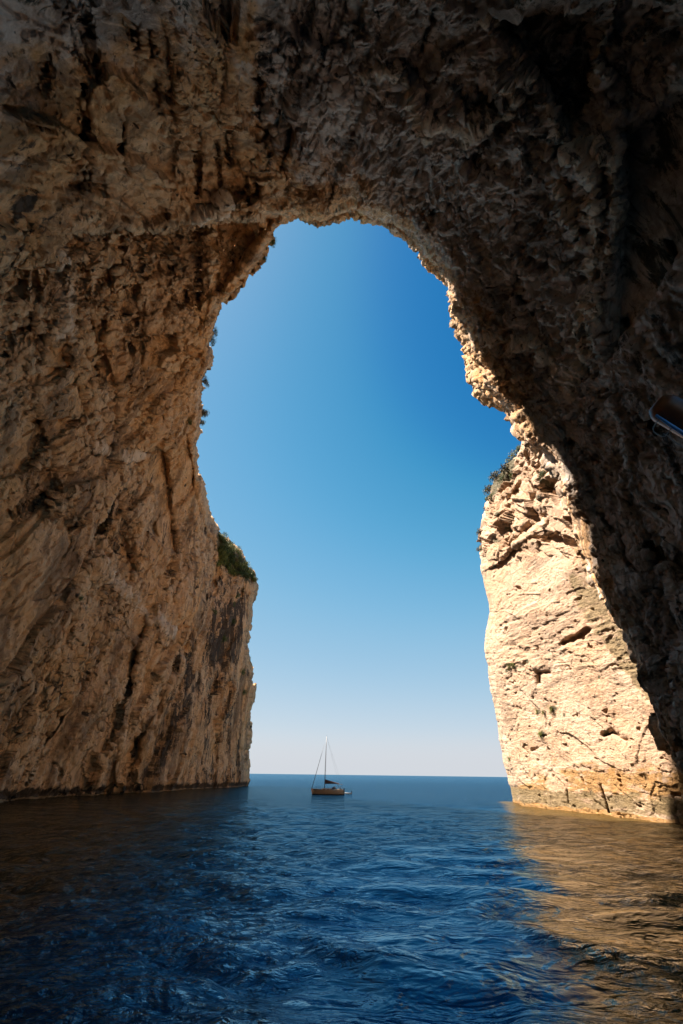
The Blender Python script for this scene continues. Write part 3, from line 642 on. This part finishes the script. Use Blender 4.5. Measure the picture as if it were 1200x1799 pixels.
for (dx, dy, dz), rad in zip(g, (8.5, 9, 4.0, 3.0, 4.5, 3.5)):
    s_ = -5.0 / dz; cxx, cyy = dx * s_, dy * s_
    rdl = np.hypot((X - cxx) / 1.15, (Y - cyy)) * (1 + 0.25 * fbm(np.stack([X * 0.2, Y * 0.2, X * 0], -1), 3, 210))
    calm = np.maximum(calm, 1 - sstep(rad * 0.55, rad, rdl))
    Z += 0.045 * np.exp(-((rdl - rad) / (rad * 0.10)) ** 2)
P0 = np.stack([X, Y, X * 0], -1); wp = np.stack([fbm(P0 * 0.12, 2, 220), fbm(P0 * 0.12, 2, 230)], -1) * 1.6
for i in range(46):
    lam = 0.8 * (9 / 0.8) ** rs.rand(); th_ = R(rs.normal(200, 38)); kx, ky = math.sin(th_) * 2 * math.pi / lam, math.cos(th_) * 2 * math.pi / lam
    ph = rs.rand() * 6.28; amp = 0.0060 * lam ** 0.9
    w_ = np.clip((lam / np.maximum(dr, 0.01) - 2.2) / 3, 0, 1) * (1 - 0.75 * calm * (lam < 3.0)) * (R_ < 900)
    arg = kx * (X + wp[..., 0]) + ky * (Y + wp[..., 1]) + ph
    Z += amp * w_ * (np.sin(arg) + 0.28 * np.sin(2 * arg + 1.3))
for c_, sd_, a_ in ((0.45, 240, 0.06), (1.1, 250, 0.03)):
    w_ = np.clip((1 / c_ / np.maximum(dr, 0.01) - 1.5) / 3, 0, 1) * (1 - 0.7 * calm)
    Z += a_ * w_ * ridged(np.stack([X * c_ * 0.7 + Y * 0.2 * c_, Y * c_, X * 0], -1), 2, sd_)
sh_ = np.exp(-(((X - 9) / 15) ** 2 + ((Y - 24) / 24) ** 2)) * (0.8 + 0.7 * fbm(P0 * 0.10, 3, 260))  # extent of the painted blue fill in the near water
# cliff reflections painted into the water colour, golden right and dark left
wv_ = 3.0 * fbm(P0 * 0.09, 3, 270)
PAINTED_REFL = np.maximum(sstep(-1.0, 1.5, X - (0.288 * Y + 1.6) + wv_ * 1.1) * (Y > 0) * (Y < 128), sstep(-2, 8, -X - (0.17 * Y + 5.0) + wv_) * (Y > 0) * (Y < 240))
sea = grid_mesh('sea', np.stack([X, Y, Z], -1), M_SEA, {'calm': calm, 'painted_refl': PAINTED_REFL, 'leftside': (X < 0) * 1.0, 'blue_fill': np.clip(np.maximum(sh_, 0.33 * sstep(-0.32, 0.0, X / np.maximum(R_, 1)) * (1 - sstep(62, 112, R_))), 0, 1)}); sea['kind'] = 'structure'

# ------------------------------------------------------------------ small-object helpers
def simple(name, col, rough=0.5, metal=0.0, var=0.12, scale=3.0, spec=0.5):
    k = NT(name); tc = k.n('ShaderNodeTexCoord').outputs['Object']; n = k.noise(tc, scale, 5, 0.6)
    a = tuple(c * (1 - var) for c in col); b = tuple(min(1, c * (1 + var)) for c in col)
    k.l(k.mix(n, a, b), k.b.inputs['Base Color']); k.b.inputs['Roughness'].default_value = rough
    k.b.inputs['Metallic'].default_value = metal; k.b.inputs['Specular IOR Level'].default_value = spec
    k.l(k.bump(n, 0.01, 0.2), k.b.inputs['Normal'])
    return k.m
def obj(name, bm, mat, parent=None, smooth=False):
    me = bpy.data.meshes.new(name); bm.to_mesh(me); bm.free(); me.materials.append(mat)
    if smooth: me.polygons.foreach_set('use_smooth', [True] * len(me.polygons))
    o = bpy.data.objects.new(name, me); COL.objects.link(o)
    if parent: o.parent = parent
    return o
def thing(name, label, cat, loc=(0, 0, 0), rz=0.0, group=None):
    o = bpy.data.objects.new(name, None); COL.objects.link(o); o.location = loc; o.rotation_euler = (0, 0, rz)
    o['label'] = label; o['category'] = cat
    if group: o['group'] = group
    return o
def tube(bm, pts, rad, n=8, caps=True):
    pts = [Vector(p) for p in pts]; rads = rad if isinstance(rad, (list, tuple)) else [rad] * len(pts)
    prev = None; rings = []
    for i, p in enumerate(pts):
        d = (pts[min(i + 1, len(pts) - 1)] - pts[max(i - 1, 0)]).normalized()
        ref = prev if prev is not None and abs(prev.dot(d)) < 0.95 else (Vector((0, 0, 1)) if abs(d.z) < 0.9 else Vector((1, 0, 0)))
        a = (ref - d * ref.dot(d)).normalized(); b = d.cross(a); prev = a
        rings.append([bm.verts.new(p + (a * math.cos(2 * math.pi * j / n) + b * math.sin(2 * math.pi * j / n)) * rads[i]) for j in range(n)])
    for r0, r1 in zip(rings[:-1], rings[1:]):
        for j in range(n): bm.faces.new((r0[j], r0[(j + 1) % n], r1[(j + 1) % n], r1[j]))
    if caps: bm.faces.new(rings[0][::-1]); bm.faces.new(rings[-1])
    return rings
def box(bm, c, s, taper=1.0, bev=0.0):
    r = bmesh.ops.create_cube(bm, size=1.0); vs = r['verts']
    for v in vs:
        k_ = taper if v.co.z > 0 else 1.0
        v.co = Vector((v.co.x * s[0] * k_ + c[0], v.co.y * s[1] * k_ + c[1], v.co.z * s[2] + c[2]))
    if bev:
        es = list({e for v in vs for e in v.link_edges}); bmesh.ops.bevel(bm, geom=es, offset=bev, segments=2, affect='EDGES')

# ------------------------------------------------------------------ the sailing yacht (bow to the left)
M_HULL = simple('tan_hull', (0.30, 0.21, 0.14), 0.3); M_BOOT = simple('dark_antifouling', (0.02, 0.016, 0.018), 0.5)
M_DECK = simple('pale_deck', (0.45, 0.40, 0.33), 0.6); M_ALU = simple('grey_mast_metal', (0.16, 0.15, 0.15), 0.4, 0.6)
M_SAILC = simple('dark_sail_cover', (0.055, 0.028, 0.028), 0.85); M_CANV = simple('navy_canvas', (0.03, 0.045, 0.07), 0.85)
M_WIRE = simple('steel_wire', (0.10, 0.10, 0.11), 0.4, 0.5); M_GLASS = simple('dark_cabin_window', (0.01, 0.012, 0.015), 0.08)
M_JIB = simple('furled_jib_cloth', (0.22, 0.22, 0.24), 0.8); M_RUB = simple('grey_rubber', (0.10, 0.11, 0.13), 0.6); M_MOTOR = simple('black_cowling', (0.012, 0.012, 0.014), 0.35)
def on_water(px, py):
    d = unproj(px, py, 1.0) - CP; return CP + d * (-5.0 / d[2])
bp = on_water(577, 1396)
yacht = thing('sailing_yacht', 'tan sailing yacht at anchor on the open water with sails furled', 'sailing boat', (bp[0], bp[1], 0), R(6))
sta = []
for i in range(17):
    x = -4.75 + i * 9.3 / 16; s = (x + 4.75) / 9.3
    b = 1.62 * (math.sin(math.pi * min(s * 0.62 + 0.0, 1) ) ** 0.62) * (1 - 0.12 * max(0, s - 0.7) / 0.3) if s > 0 else 0.03
    b = max(b, 0.03); sheer = 1.42 - 0.38 * s + 0.12 * (s - 0.6) ** 2; dep = -0.45 * math.sin(math.pi * min(1, s * 0.9 + 0.08)) - 0.05
    sta.append((x, b, sheer, dep))
bm = bmesh.new(); rows = []
for x, b, sh, dep in sta:
    rake = lambda z: x - (0.35 * max(0, z) / 1.4 if x < -4.6 else 0)
    prof = [(b, sh), (b * 1.0, sh * 0.75), (b * 0.98, sh * 0.45), (b * 0.92, 0.17)]
    rows.append([bm.verts.new((rake(z), y, z)) for y, z in prof] + [bm.verts.new((rake(z), -y, z)) for y, z in prof[::-1]])
for r0, r1 in zip(rows[:-1], rows[1:]):
    for j in (0, 1, 2, 4, 5, 6): bm.faces.new((r0[j], r1[j], r1[j + 1], r0[j + 1]))
bm.faces.new(rows[-1]); bm.faces.new(rows[0][::-1])
obj('hull', bm, M_HULL, yacht, True)
bm = bmesh.new(); rows = []
for x, b, sh, dep in sta:
    prof = [(b * 0.92, 0.17), (b * 0.86, -0.05), (b * 0.5, dep * 0.8), (0.01, dep)]
    rows.append([bm.verts.new((x, y, z)) for y, z in prof] + [bm.verts.new((x, -y, z)) for y, z in prof[::-1]])
for r0, r1 in zip(rows[:-1], rows[1:]):
    for j in range(7): bm.faces.new((r0[j], r1[j], r1[j + 1], r0[j + 1]))
bm.faces.new(rows[-1]); obj('underwater_hull', bm, M_BOOT, yacht, True)
bm = bmesh.new()
vs = [bm.verts.new((x, b - 0.02, sh - 0.03)) for x, b, sh, _ in sta] + [bm.verts.new((x, -b + 0.02, sh - 0.03)) for x, b, sh, _ in sta[::-1]]
bm.faces.new(vs); obj('deck', bm, M_DECK, yacht)
bm = bmesh.new(); box(bm, (-0.4, 0, 1.33), (3.6, 1.7, 0.42), 0.82, 0.06); cab = obj('cabin', bm, M_DECK, yacht)
for s in (-1, 1):
    for xx in (-1.3, -0.2, 0.7):
        bm = bmesh.new(); box(bm, (xx, s * 0.80, 1.36), (0.62, 0.05, 0.14), 1, 0.02); obj('cabin_window', bm, M_GLASS, cab)
bm = bmesh.new(); tube(bm, [(-1.15, 0, 1.2), (-1.10, 0, 8), (-0.95, 0, 15.1)], [0.10, 0.09, 0.055], 10); mast = obj('mast', bm, M_ALU, yacht, True)
for z in (6.0, 10.2):
    bm = bmesh.new(); tube(bm, [(-0.95, -1.0, z + 0.05), (-1.1, 0, z), (-0.95, 1.0, z + 0.05)], 0.03, 6); obj('spreader', bm, M_ALU, mast)
bm = bmesh.new(); tube(bm, [(-0.95, 0, 15.1), (-0.95, 0, 15.5)], 0.012, 5); tube(bm, [(-1.15, 0, 15.2), (-0.75, 0, 15.2)], 0.012, 5); obj('masthead_aerial', bm, M_WIRE, mast)
bm = bmesh.new(); tube(bm, [(-1.1, 0, 2.7), (3.1, 0, 2.75)], 0.07, 8); obj('boom', bm, M_ALU, yacht, True)
bm = bmesh.new(); rows = []                                    # sail flaked on the boom, high at the mast
for i in range(13):
    s = i / 12; x = -1.0 + 4.0 * s; hgt = 0.95 * (1 - s) ** 1.1 + 0.14; z0 = 2.72
    wv_ = 0.03 * math.sin(i * 2.1)
    rows.append([bm.verts.new((x, yy * (0.19 - 0.06 * s) + wv_, z0 + zz_ * hgt)) for yy, zz_ in ((0.6, -0.06), (1, 0.2), (0.6, 0.65), (0.1, 1), (-0.1, 1), (-0.6, 0.65), (-1, 0.2), (-0.6, -0.06))])
for r0, r1 in zip(rows[:-1], rows[1:]):
    for j in range(8): bm.faces.new((r0[j], r0[(j + 1) % 8], r1[(j + 1) % 8], r1[j]))
bm.faces.new(rows[0]); bm.faces.new(rows[-1][::-1]); obj('furled_mainsail', bm, M_SAILC, yacht, True)
bm = bmesh.new(); tube(bm, [(-4.85, 0, 1.45), (-4.4, 0, 3.0), (-2.6, 0, 9.3), (-1.45, 0, 13.2)], [0.05, 0.085, 0.06, 0.02], 7); obj('furled_jib', bm, M_JIB, yacht, True)
for nm, pts in (('backstay', [(4.5, 0, 1.0), (-0.95, 0, 15.0)]), ('shroud', [(-0.9, 1.55, 1.15), (-0.95, 1.0, 6.05), (-0.95, 1.0, 10.2), (-0.95, 0, 14.6)]),
                ('shroud', [(-0.9, -1.55, 1.15), (-0.95, -1.0, 6.05), (-0.95, -1.0, 10.2), (-0.95, 0, 14.6)]), ('topping_lift', [(3.05, 0, 2.8), (-0.95, 0, 14.9)])):
    bm = bmesh.new(); tube(bm, pts, 0.014, 5); obj(nm, bm, M_WIRE, yacht)
# spray hood over the companionway
bm = bmesh.new(); rows = []
for i in range(5):
    x = 0.9 + i * 0.28; hh = (0.25, 0.55, 0.70, 0.72, 0.70)[i]
    rows.append([bm.verts.new((x, math.cos(a) * 1.0, 1.32 + math.sin(a) * hh)) for a in [math.pi * j / 8 for j in range(9)]])
for r0, r1 in zip(rows[:-1], rows[1:]):
    for j in range(8): bm.faces.new((r0[j], r0[j + 1], r1[j + 1], r1[j]))
obj('spray_hood', bm, M_CANV, yacht, True)
bim = bmesh.new(); rows = []
for i in range(6):
    x = 2.55 + i * 0.28
    rows.append([bim.verts.new((x, -1.15 + j * 0.2875, 2.55 + 0.14 * math.sin(math.pi * j / 8) - 0.02 * abs(i - 2.5))) for j in range(9)])
for r0, r1 in zip(rows[:-1], rows[1:]):
    for j in range(8): bim.faces.new((r0[j], r0[j + 1], r1[j + 1], r1[j]))
r = bmesh.ops.solidify(bim, geom=bim.faces[:], thickness=0.07); bimo = obj('bimini', bim, M_CANV, yacht, True)
for sd_ in (-1.3, 1.3):
    bm = bmesh.new(); tube(bm, [(2.6, sd_ * 0.88, 2.5), (3.25, sd_, 1.1), (3.9, sd_ * 0.88, 2.5)], 0.025, 6); obj('bimini_frame', bm, M_WIRE, bimo)
bm = bmesh.new()
for s in (-1, 1): box(bm, (2.95, s * 1.0, 1.22), (2.6, 0.5, 0.32), 0.92, 0.04)
obj('cockpit_bench', bm, M_DECK, yacht)
bm = bmesh.new(); tube(bm, [(3.4 , 0.45 * math.cos(a), 1.62 + 0.45 * math.sin(a)) for a in [2 * math.pi * j / 16 for j in range(17)]], 0.03, 6, False)
for j in range(5): a = j * 1.257; tube(bm, [(3.4, 0, 1.62), (3.4, 0.43 * math.cos(a), 1.62 + 0.43 * math.sin(a))], 0.015, 5)
box(bm, (3.3, 0, 1.25), (0.22, 0.22, 0.8), 0.7); obj('steering_wheel', bm, M_WIRE, yacht)
bm = bmesh.new()
def sheer_at(x): s = (x + 4.75) / 9.3; return 1.42 - 0.38 * s + 0.12 * (s - 0.6) ** 2
bw = lambda x: np.interp(x, [a[0] for a in sta], [a[1] for a in sta]) * 0.96
for s in (-1, 1):
    xs = [-4.7 + i * 1.15 for i in range(9)]
    for x in xs: tube(bm, [(x, s * bw(x), sheer_at(x) - 0.03), (x, s * bw(x), sheer_at(x) + 0.6)], 0.014, 5)
    tube(bm, [(x, s * bw(x), sheer_at(x) + 0.6) for x in xs], 0.010, 4); tube(bm, [(x, s * bw(x), sheer_at(x) + 0.3) for x in xs], 0.008, 4)
obj('guard_rail', bm, M_WIRE, yacht)
bm = bmesh.new(); tube(bm, [(-4.6, 0.4, 2.0), (-5.1, 0.25, 2.0), (-5.25, 0, 2.0), (-5.1, -0.25, 2.0), (-4.6, -0.4, 2.0)], 0.02, 5)
tube(bm, [(-5.1, 0.22, 2.0), (-4.9, 0.1, 1.4)], 0.02, 5); tube(bm, [(-5.1, -0.22, 2.0), (-4.9, -0.1, 1.4)], 0.02, 5); obj('bow_pulpit', bm, M_WIRE, yacht)
bm = bmesh.new(); box(bm, (4.45, -0.9, 1.35), (0.22, 0.5, 0.75), 0.9, 0.06); obj('stern_locker', bm, M_CANV, yacht)
# dinghy behind the stern
dp = on_water(612.5, 1395.5)
din = thing('dinghy', 'small dark inflatable dinghy with outboard floating behind the yacht stern', 'dinghy', (dp[0], dp[1], 0.02), R(4))
bm = bmesh.new(); tube(bm, [(0.9, 0.52, 0.2), (0.0, 0.55, 0.2), (-0.7, 0.42, 0.24), (-1.05, 0.0, 0.32), (-0.7, -0.42, 0.24), (0.0, -0.55, 0.2), (0.9, -0.52, 0.2)], [0.13, 0.19, 0.19, 0.19, 0.19, 0.19, 0.13], 10); obj('tube', bm, M_RUB, din, True)
bm = bmesh.new(); box(bm, (-0.1, 0, 0.12), (1.6, 0.85, 0.05)); obj('floor', bm, M_RUB, din)
bm = bmesh.new(); box(bm, (0.72, 0, 0.24), (0.06, 0.8, 0.34)); obj('transom', bm, M_BOOT, din)
bm = bmesh.new(); box(bm, (0.92, 0, 0.62), (0.36, 0.28, 0.34), 0.8, 0.06); mo = obj('outboard_motor', bm, M_MOTOR, din)
bm = bmesh.new(); box(bm, (0.90, 0, 0.22), (0.12, 0.10, 0.6)); obj('motor_leg', bm, M_MOTOR, mo)
bm = bmesh.new(); box(bm, (0.0, 0, 0.30), (0.22, 0.86, 0.05), 1, 0.01); obj('bench', bm, M_DECK, din)

# ------------------------------------------------------------------ shrubs
def leaf_mat(name, a, b):
    k = NT(name); pos = k.n('ShaderNodeNewGeometry').outputs['Position']
    oi = k.n('ShaderNodeObjectInfo').outputs['Random']
    f = k.math('ADD', k.math('MULTIPLY', k.noise(pos, 1.4, 4), 0.8), k.math('MULTIPLY', oi, 0.3))
    k.l(k.ramp(f, [(0.25, a), (0.75, b)]), k.b.inputs['Base Color']); k.b.inputs['Roughness'].default_value = 0.65
    k.b.inputs['Specular IOR Level'].default_value = 0.3
    return k.m
M_LEAF = leaf_mat('shrub_leaves', (0.025, 0.045, 0.012), (0.13, 0.165, 0.035)); M_DRY = leaf_mat('dry_shrub_leaves', (0.05, 0.045, 0.018), (0.16, 0.14, 0.05))
M_GRASS = leaf_mat('pale_green_leaves', (0.08, 0.10, 0.02), (0.22, 0.23, 0.05)); M_STEM = simple('woody_stem', (0.06, 0.045, 0.03), 0.9)
def shrub_meshes(seed, nl, flat):
    rnd = random.Random(seed); bm = bmesh.new()
    lobes = [(Vector((rnd.uniform(-.55, .55), rnd.uniform(-.55, .55), rnd.uniform(0.35, 1.0) * flat)), rnd.uniform(0.28, 0.5)) for _ in range(9)]
    for _ in range(nl):
        c, r_ = rnd.choice(lobes)
        d = Vector((rnd.gauss(0, 1), rnd.gauss(0, 1), rnd.gauss(0, 1))).normalized() * (r_ * rnd.uniform(0.55, 1.12))
        p = c + d; p.z = max(p.z, 0.02)
        s = rnd.uniform(0.05, 0.11); a = Vector((rnd.gauss(0, 1), rnd.gauss(0, 1), rnd.gauss(0, 1))).normalized()
        b = a.cross(Vector((rnd.gauss(0, 1), rnd.gauss(0, 1), rnd.gauss(0, 1)))).normalized()
        bm.faces.new([bm.verts.new(p + a * s), bm.verts.new(p + b * s * 0.5), bm.verts.new(p - a * s), bm.verts.new(p - b * s * 0.5)])
    fo = bpy.data.meshes.new('foliage'); bm.to_mesh(fo); bm.free()
    bm = bmesh.new()
    for c, r_ in lobes: tube(bm, [(0, 0, -0.25), tuple(c * 0.5 + Vector((0, 0, 0.02))), tuple(c)], [0.05, 0.03, 0.012], 5)
    stm = bpy.data.meshes.new('stem'); bm.to_mesh(stm); bm.free(); stm.materials.append(M_STEM)
    return fo, stm
PROTO = {}
for kind, mat in (('green', M_LEAF), ('dry', M_DRY), ('pale', M_GRASS)):
    for s in range(3):
        fo, stm = shrub_meshes(hash((len(kind), s)) % 1000 + s, 520, 0.9); fo.materials.append(mat); PROTO[kind, s] = (fo, stm)
def surf(G_, px, py):
    P_, x_, y_, t_, _n = G_
    d = (x_ - px) ** 2 + (y_ - py) ** 2; d = np.where(t_ > 0, d, 1e9)
    m = d < d.min() + 9; tmin = t_[m].min()
    i = np.argmin(np.where(m & (t_ < tmin + 12), d, 1e9)); return Vector(P_.reshape(-1, 3)[i])
def shrub(G_, px, py, size, kind, label, group=None, lean=(0, 0, 1), sink=0.1, name='shrub', cat='shrub'):
    p = surf(G_, px, py); l = Vector(lean).normalized()
    o = thing(name, label, cat, p - l * size * sink, 0, group)
    o.rotation_mode = 'QUATERNION'; q_ = l.to_track_quat('Z', 'Y'); o.rotation_quaternion = q_
    o.scale = (size, size, size * random.uniform(0.75, 1.0))
    fo, stm = PROTO[kind, random.randrange(3)]
    for n_, me in (('foliage', fo), ('stem', stm)):
        c = bpy.data.objects.new(n_, me); COL.objects.link(c); c.parent = o
    return o
shrub(CAVEG, 354, 725, 3.0, 'dry', 'twiggy dry shrub sticking out furthest into the sky from the left cliff edge, mid-height', lean=(1, 0.1, 0.3))
shrub(CAVEG, 352, 742, 2.2, 'dry', 'small dry bush just under the twiggy shrub on the left cliff edge', lean=(1, 0, 0.4))
shrub(CAVEG, 362, 672, 2.8, 'dry', 'brown bush in the notch of the left cliff edge, above the twiggy shrub', lean=(1, 0, 0.1))
shrub(CAVEG, 372, 600, 2.2, 'green', 'dark green shrub hanging on the left cliff edge below the arch bend', lean=(1, 0, -0.2))
shrub(CAVEG, 374, 584, 1.8, 'green', 'thin dark shrub just above the dark green one at the left edge of the arch', lean=(1, 0, 0.2))
shrub(CAVEG, 474, 420, 1.8, 'green', 'lone little plant dangling from the upper left curve of the arch', lean=(0.7, 0.1, -0.7), sink=0.0)
shrub(CAVEG, 458, 444, 1.2, 'green', 'tiny plant on the upper left curve of the arch below the dangling one', lean=(0.7, 0.1, -0.6), sink=0.0)
shrub(CAVEG, 150, 752, 1.5, 'green', 'dark green bush in the crack halfway up the brown left wall', lean=(1, -0.6, 0))
shrub(CAVEG, 333, 742, 1.4, 'green', 'small round green tuft just inside the left cliff edge', lean=(1, -0.6, 0))
shrub(CAVEG, 120, 1052, 1.0, 'green', 'small green tuft on the plain lower part of the left wall', lean=(1, -0.5, 0))
hl = 'low green bush in the scrub covering the top of the left headland'
for i in range(46):
    s = random.random(); px = 380 + 64 * s; topy = np.interp(px, [376, 412, 437, 449], [930, 962, 994, 1026]); py = topy + random.random() ** 0.8 * np.interp(s, [0, 0.5, 1], [55, 48, 10]) + 2
    shrub(CAVEG, px, py, random.uniform(2.2, 4.2), random.choice(('green', 'green', 'pale')), hl, 'scrub on top of the left headland', lean=(0.7, -0.3, 0.7), sink=0.2)
for px, py in ((378, 1075), (400, 1062), (410, 1090), (395, 1120), (432, 1165), (428, 1215), (420, 1180), (408, 1050)):
    shrub(CAVEG, px, py, random.uniform(1.6, 2.8), 'green', 'dark bush clinging to the steep end of the left headland below its scrub top', 'bushes on the steep end of the left headland', lean=(0.6, -0.8, 0.2), sink=0.3)
for px, py, sz, kd, lb in ((872, 838, 2.6, 'dry', 'brown bush highest but one on the skyline of the sunlit right cliff'), (893, 826, 2.6, 'dry', 'broad brown bush on the shoulder of the sunlit cliff'),
                           (862, 862, 2.4, 'dry', 'dark bush with a spiky top on the outer skyline of the sunlit cliff'), (866, 878, 1.8, 'green', 'green bush right below the spiky dark bush on the sunlit cliff'),
                           (855, 892, 1.4, 'dry', 'small dark tuft alone on the skyline of the sunlit cliff, between two bigger bushes'), (846, 936, 1.3, 'dry', 'small reddish tuft on the outermost edge of the sunlit cliff'),
                           (846, 965, 1.8, 'dry', 'brown bush lowest on the upper skyline of the sunlit cliff'), (914, 790, 1.8, 'green', 'dark green bush at the neck where the sunlit cliff meets the arch'),
                           (905, 812, 2.6, 'pale', 'bright green patch of leaves beside the broad brown bush on the sunlit cliff'), (900, 832, 2.2, 'pale', 'bright green tuft below the shoulder of the sunlit cliff'), (884, 842, 2.2, 'green', 'green bush filling the gap between the two brown bushes on the sunlit cliff'), (964, 838, 1.6, 'green', 'green tuft in the cleft near the top of the sunlit cliff')):
    shrub(CLIFFG, px, py, sz, kd, lb, lean=(-0.8, -0.3, 0.6), sink=0.15)
for px, py, sz in ((905, 1170, 1.0), (898, 1172, 0.9), (943, 1250, 0.7), (970, 1247, 0.9), (958, 1252, 0.6), (953, 1290, 0.9), (900, 1335, 0.6)):
    shrub(CLIFFG, px, py, sz, 'pale', 'small olive tuft growing on the sheer sunlit face of the right cliff', 'olive tufts on the sunlit cliff face', lean=(-1, -0.3, 0.1), sink=0.3)

# ------------------------------------------------------------------ metal tube of the tour boat at the right edge
k = NT('copper_brown_metal'); tc = k.n('ShaderNodeTexCoord').outputs['Object']
k.l(k.ramp(k.noise(tc, 14, 5), [(0.3, (0.14, 0.045, 0.015)), (0.7, (0.28, 0.095, 0.03))]), k.b.inputs['Base Color'])
k.b.inputs['Metallic'].default_value = 0.2; k.b.inputs['Roughness'].default_value = 0.4
M_COP = k.m; M_GLINT = simple('blue_sky_glint', (0.10, 0.30, 0.62), 0.25); M_HOOK = simple('bracket_wire', (0.34, 0.33, 0.30), 0.4, 0.4)
p0 = Vector(unproj(1168, 718, 2.2)); p1 = Vector(unproj(1400, 852, 2.0)); ax = (p1 - p0).normalized()
tb = thing('metal_tube', 'copper brown metal tube with a wire bracket poking in at the right edge', 'metal tube', p0)
loc = lambda px, py, t_: Vector(unproj(px, py, t_)) - p0
bm = bmesh.new()
tube(bm, [ax * -0.050, ax * -0.045, ax * -0.02, ax * 0.0, ax * 0.75], [0.028, 0.045, 0.064, 0.070, 0.070], 36); obj('tube_body', bm, M_COP, tb, True)
bm = bmesh.new(); tube(bm, [loc(1152, 729, 2.15), loc(1178, 747, 2.13), loc(1200, 761, 2.11), loc(1390, 874, 1.93)], [0.006, 0.009, 0.010, 0.010], 10); obj('painted_glint', bm, M_GLINT, tb, True)  # sky glint on the tube's lower edge, built as a blue rod
bm = bmesh.new(); tube(bm, [loc(1158, 737, 2.15), loc(1151, 745, 2.15), loc(1147, 753, 2.15), loc(1149, 759, 2.15), loc(1156, 764, 2.15), loc(1163, 767, 2.15), loc(1169, 766, 2.15), loc(1176, 757, 2.14), loc(1183, 747, 2.13)], 0.0024, 8)
br = obj('wire_bracket', bm, M_HOOK, tb, True)
bm = bmesh.new(); tube(bm, [loc(1166, 762, 2.15), loc(1172, 765, 2.15), loc(1180, 772, 2.14), loc(1200, 786, 2.13), loc(1240, 812, 2.12), loc(1262, 800, 2.08)], 0.0022, 8); obj('bracket_rod', bm, M_HOOK, br, True)
bpy.context.view_layer.update()
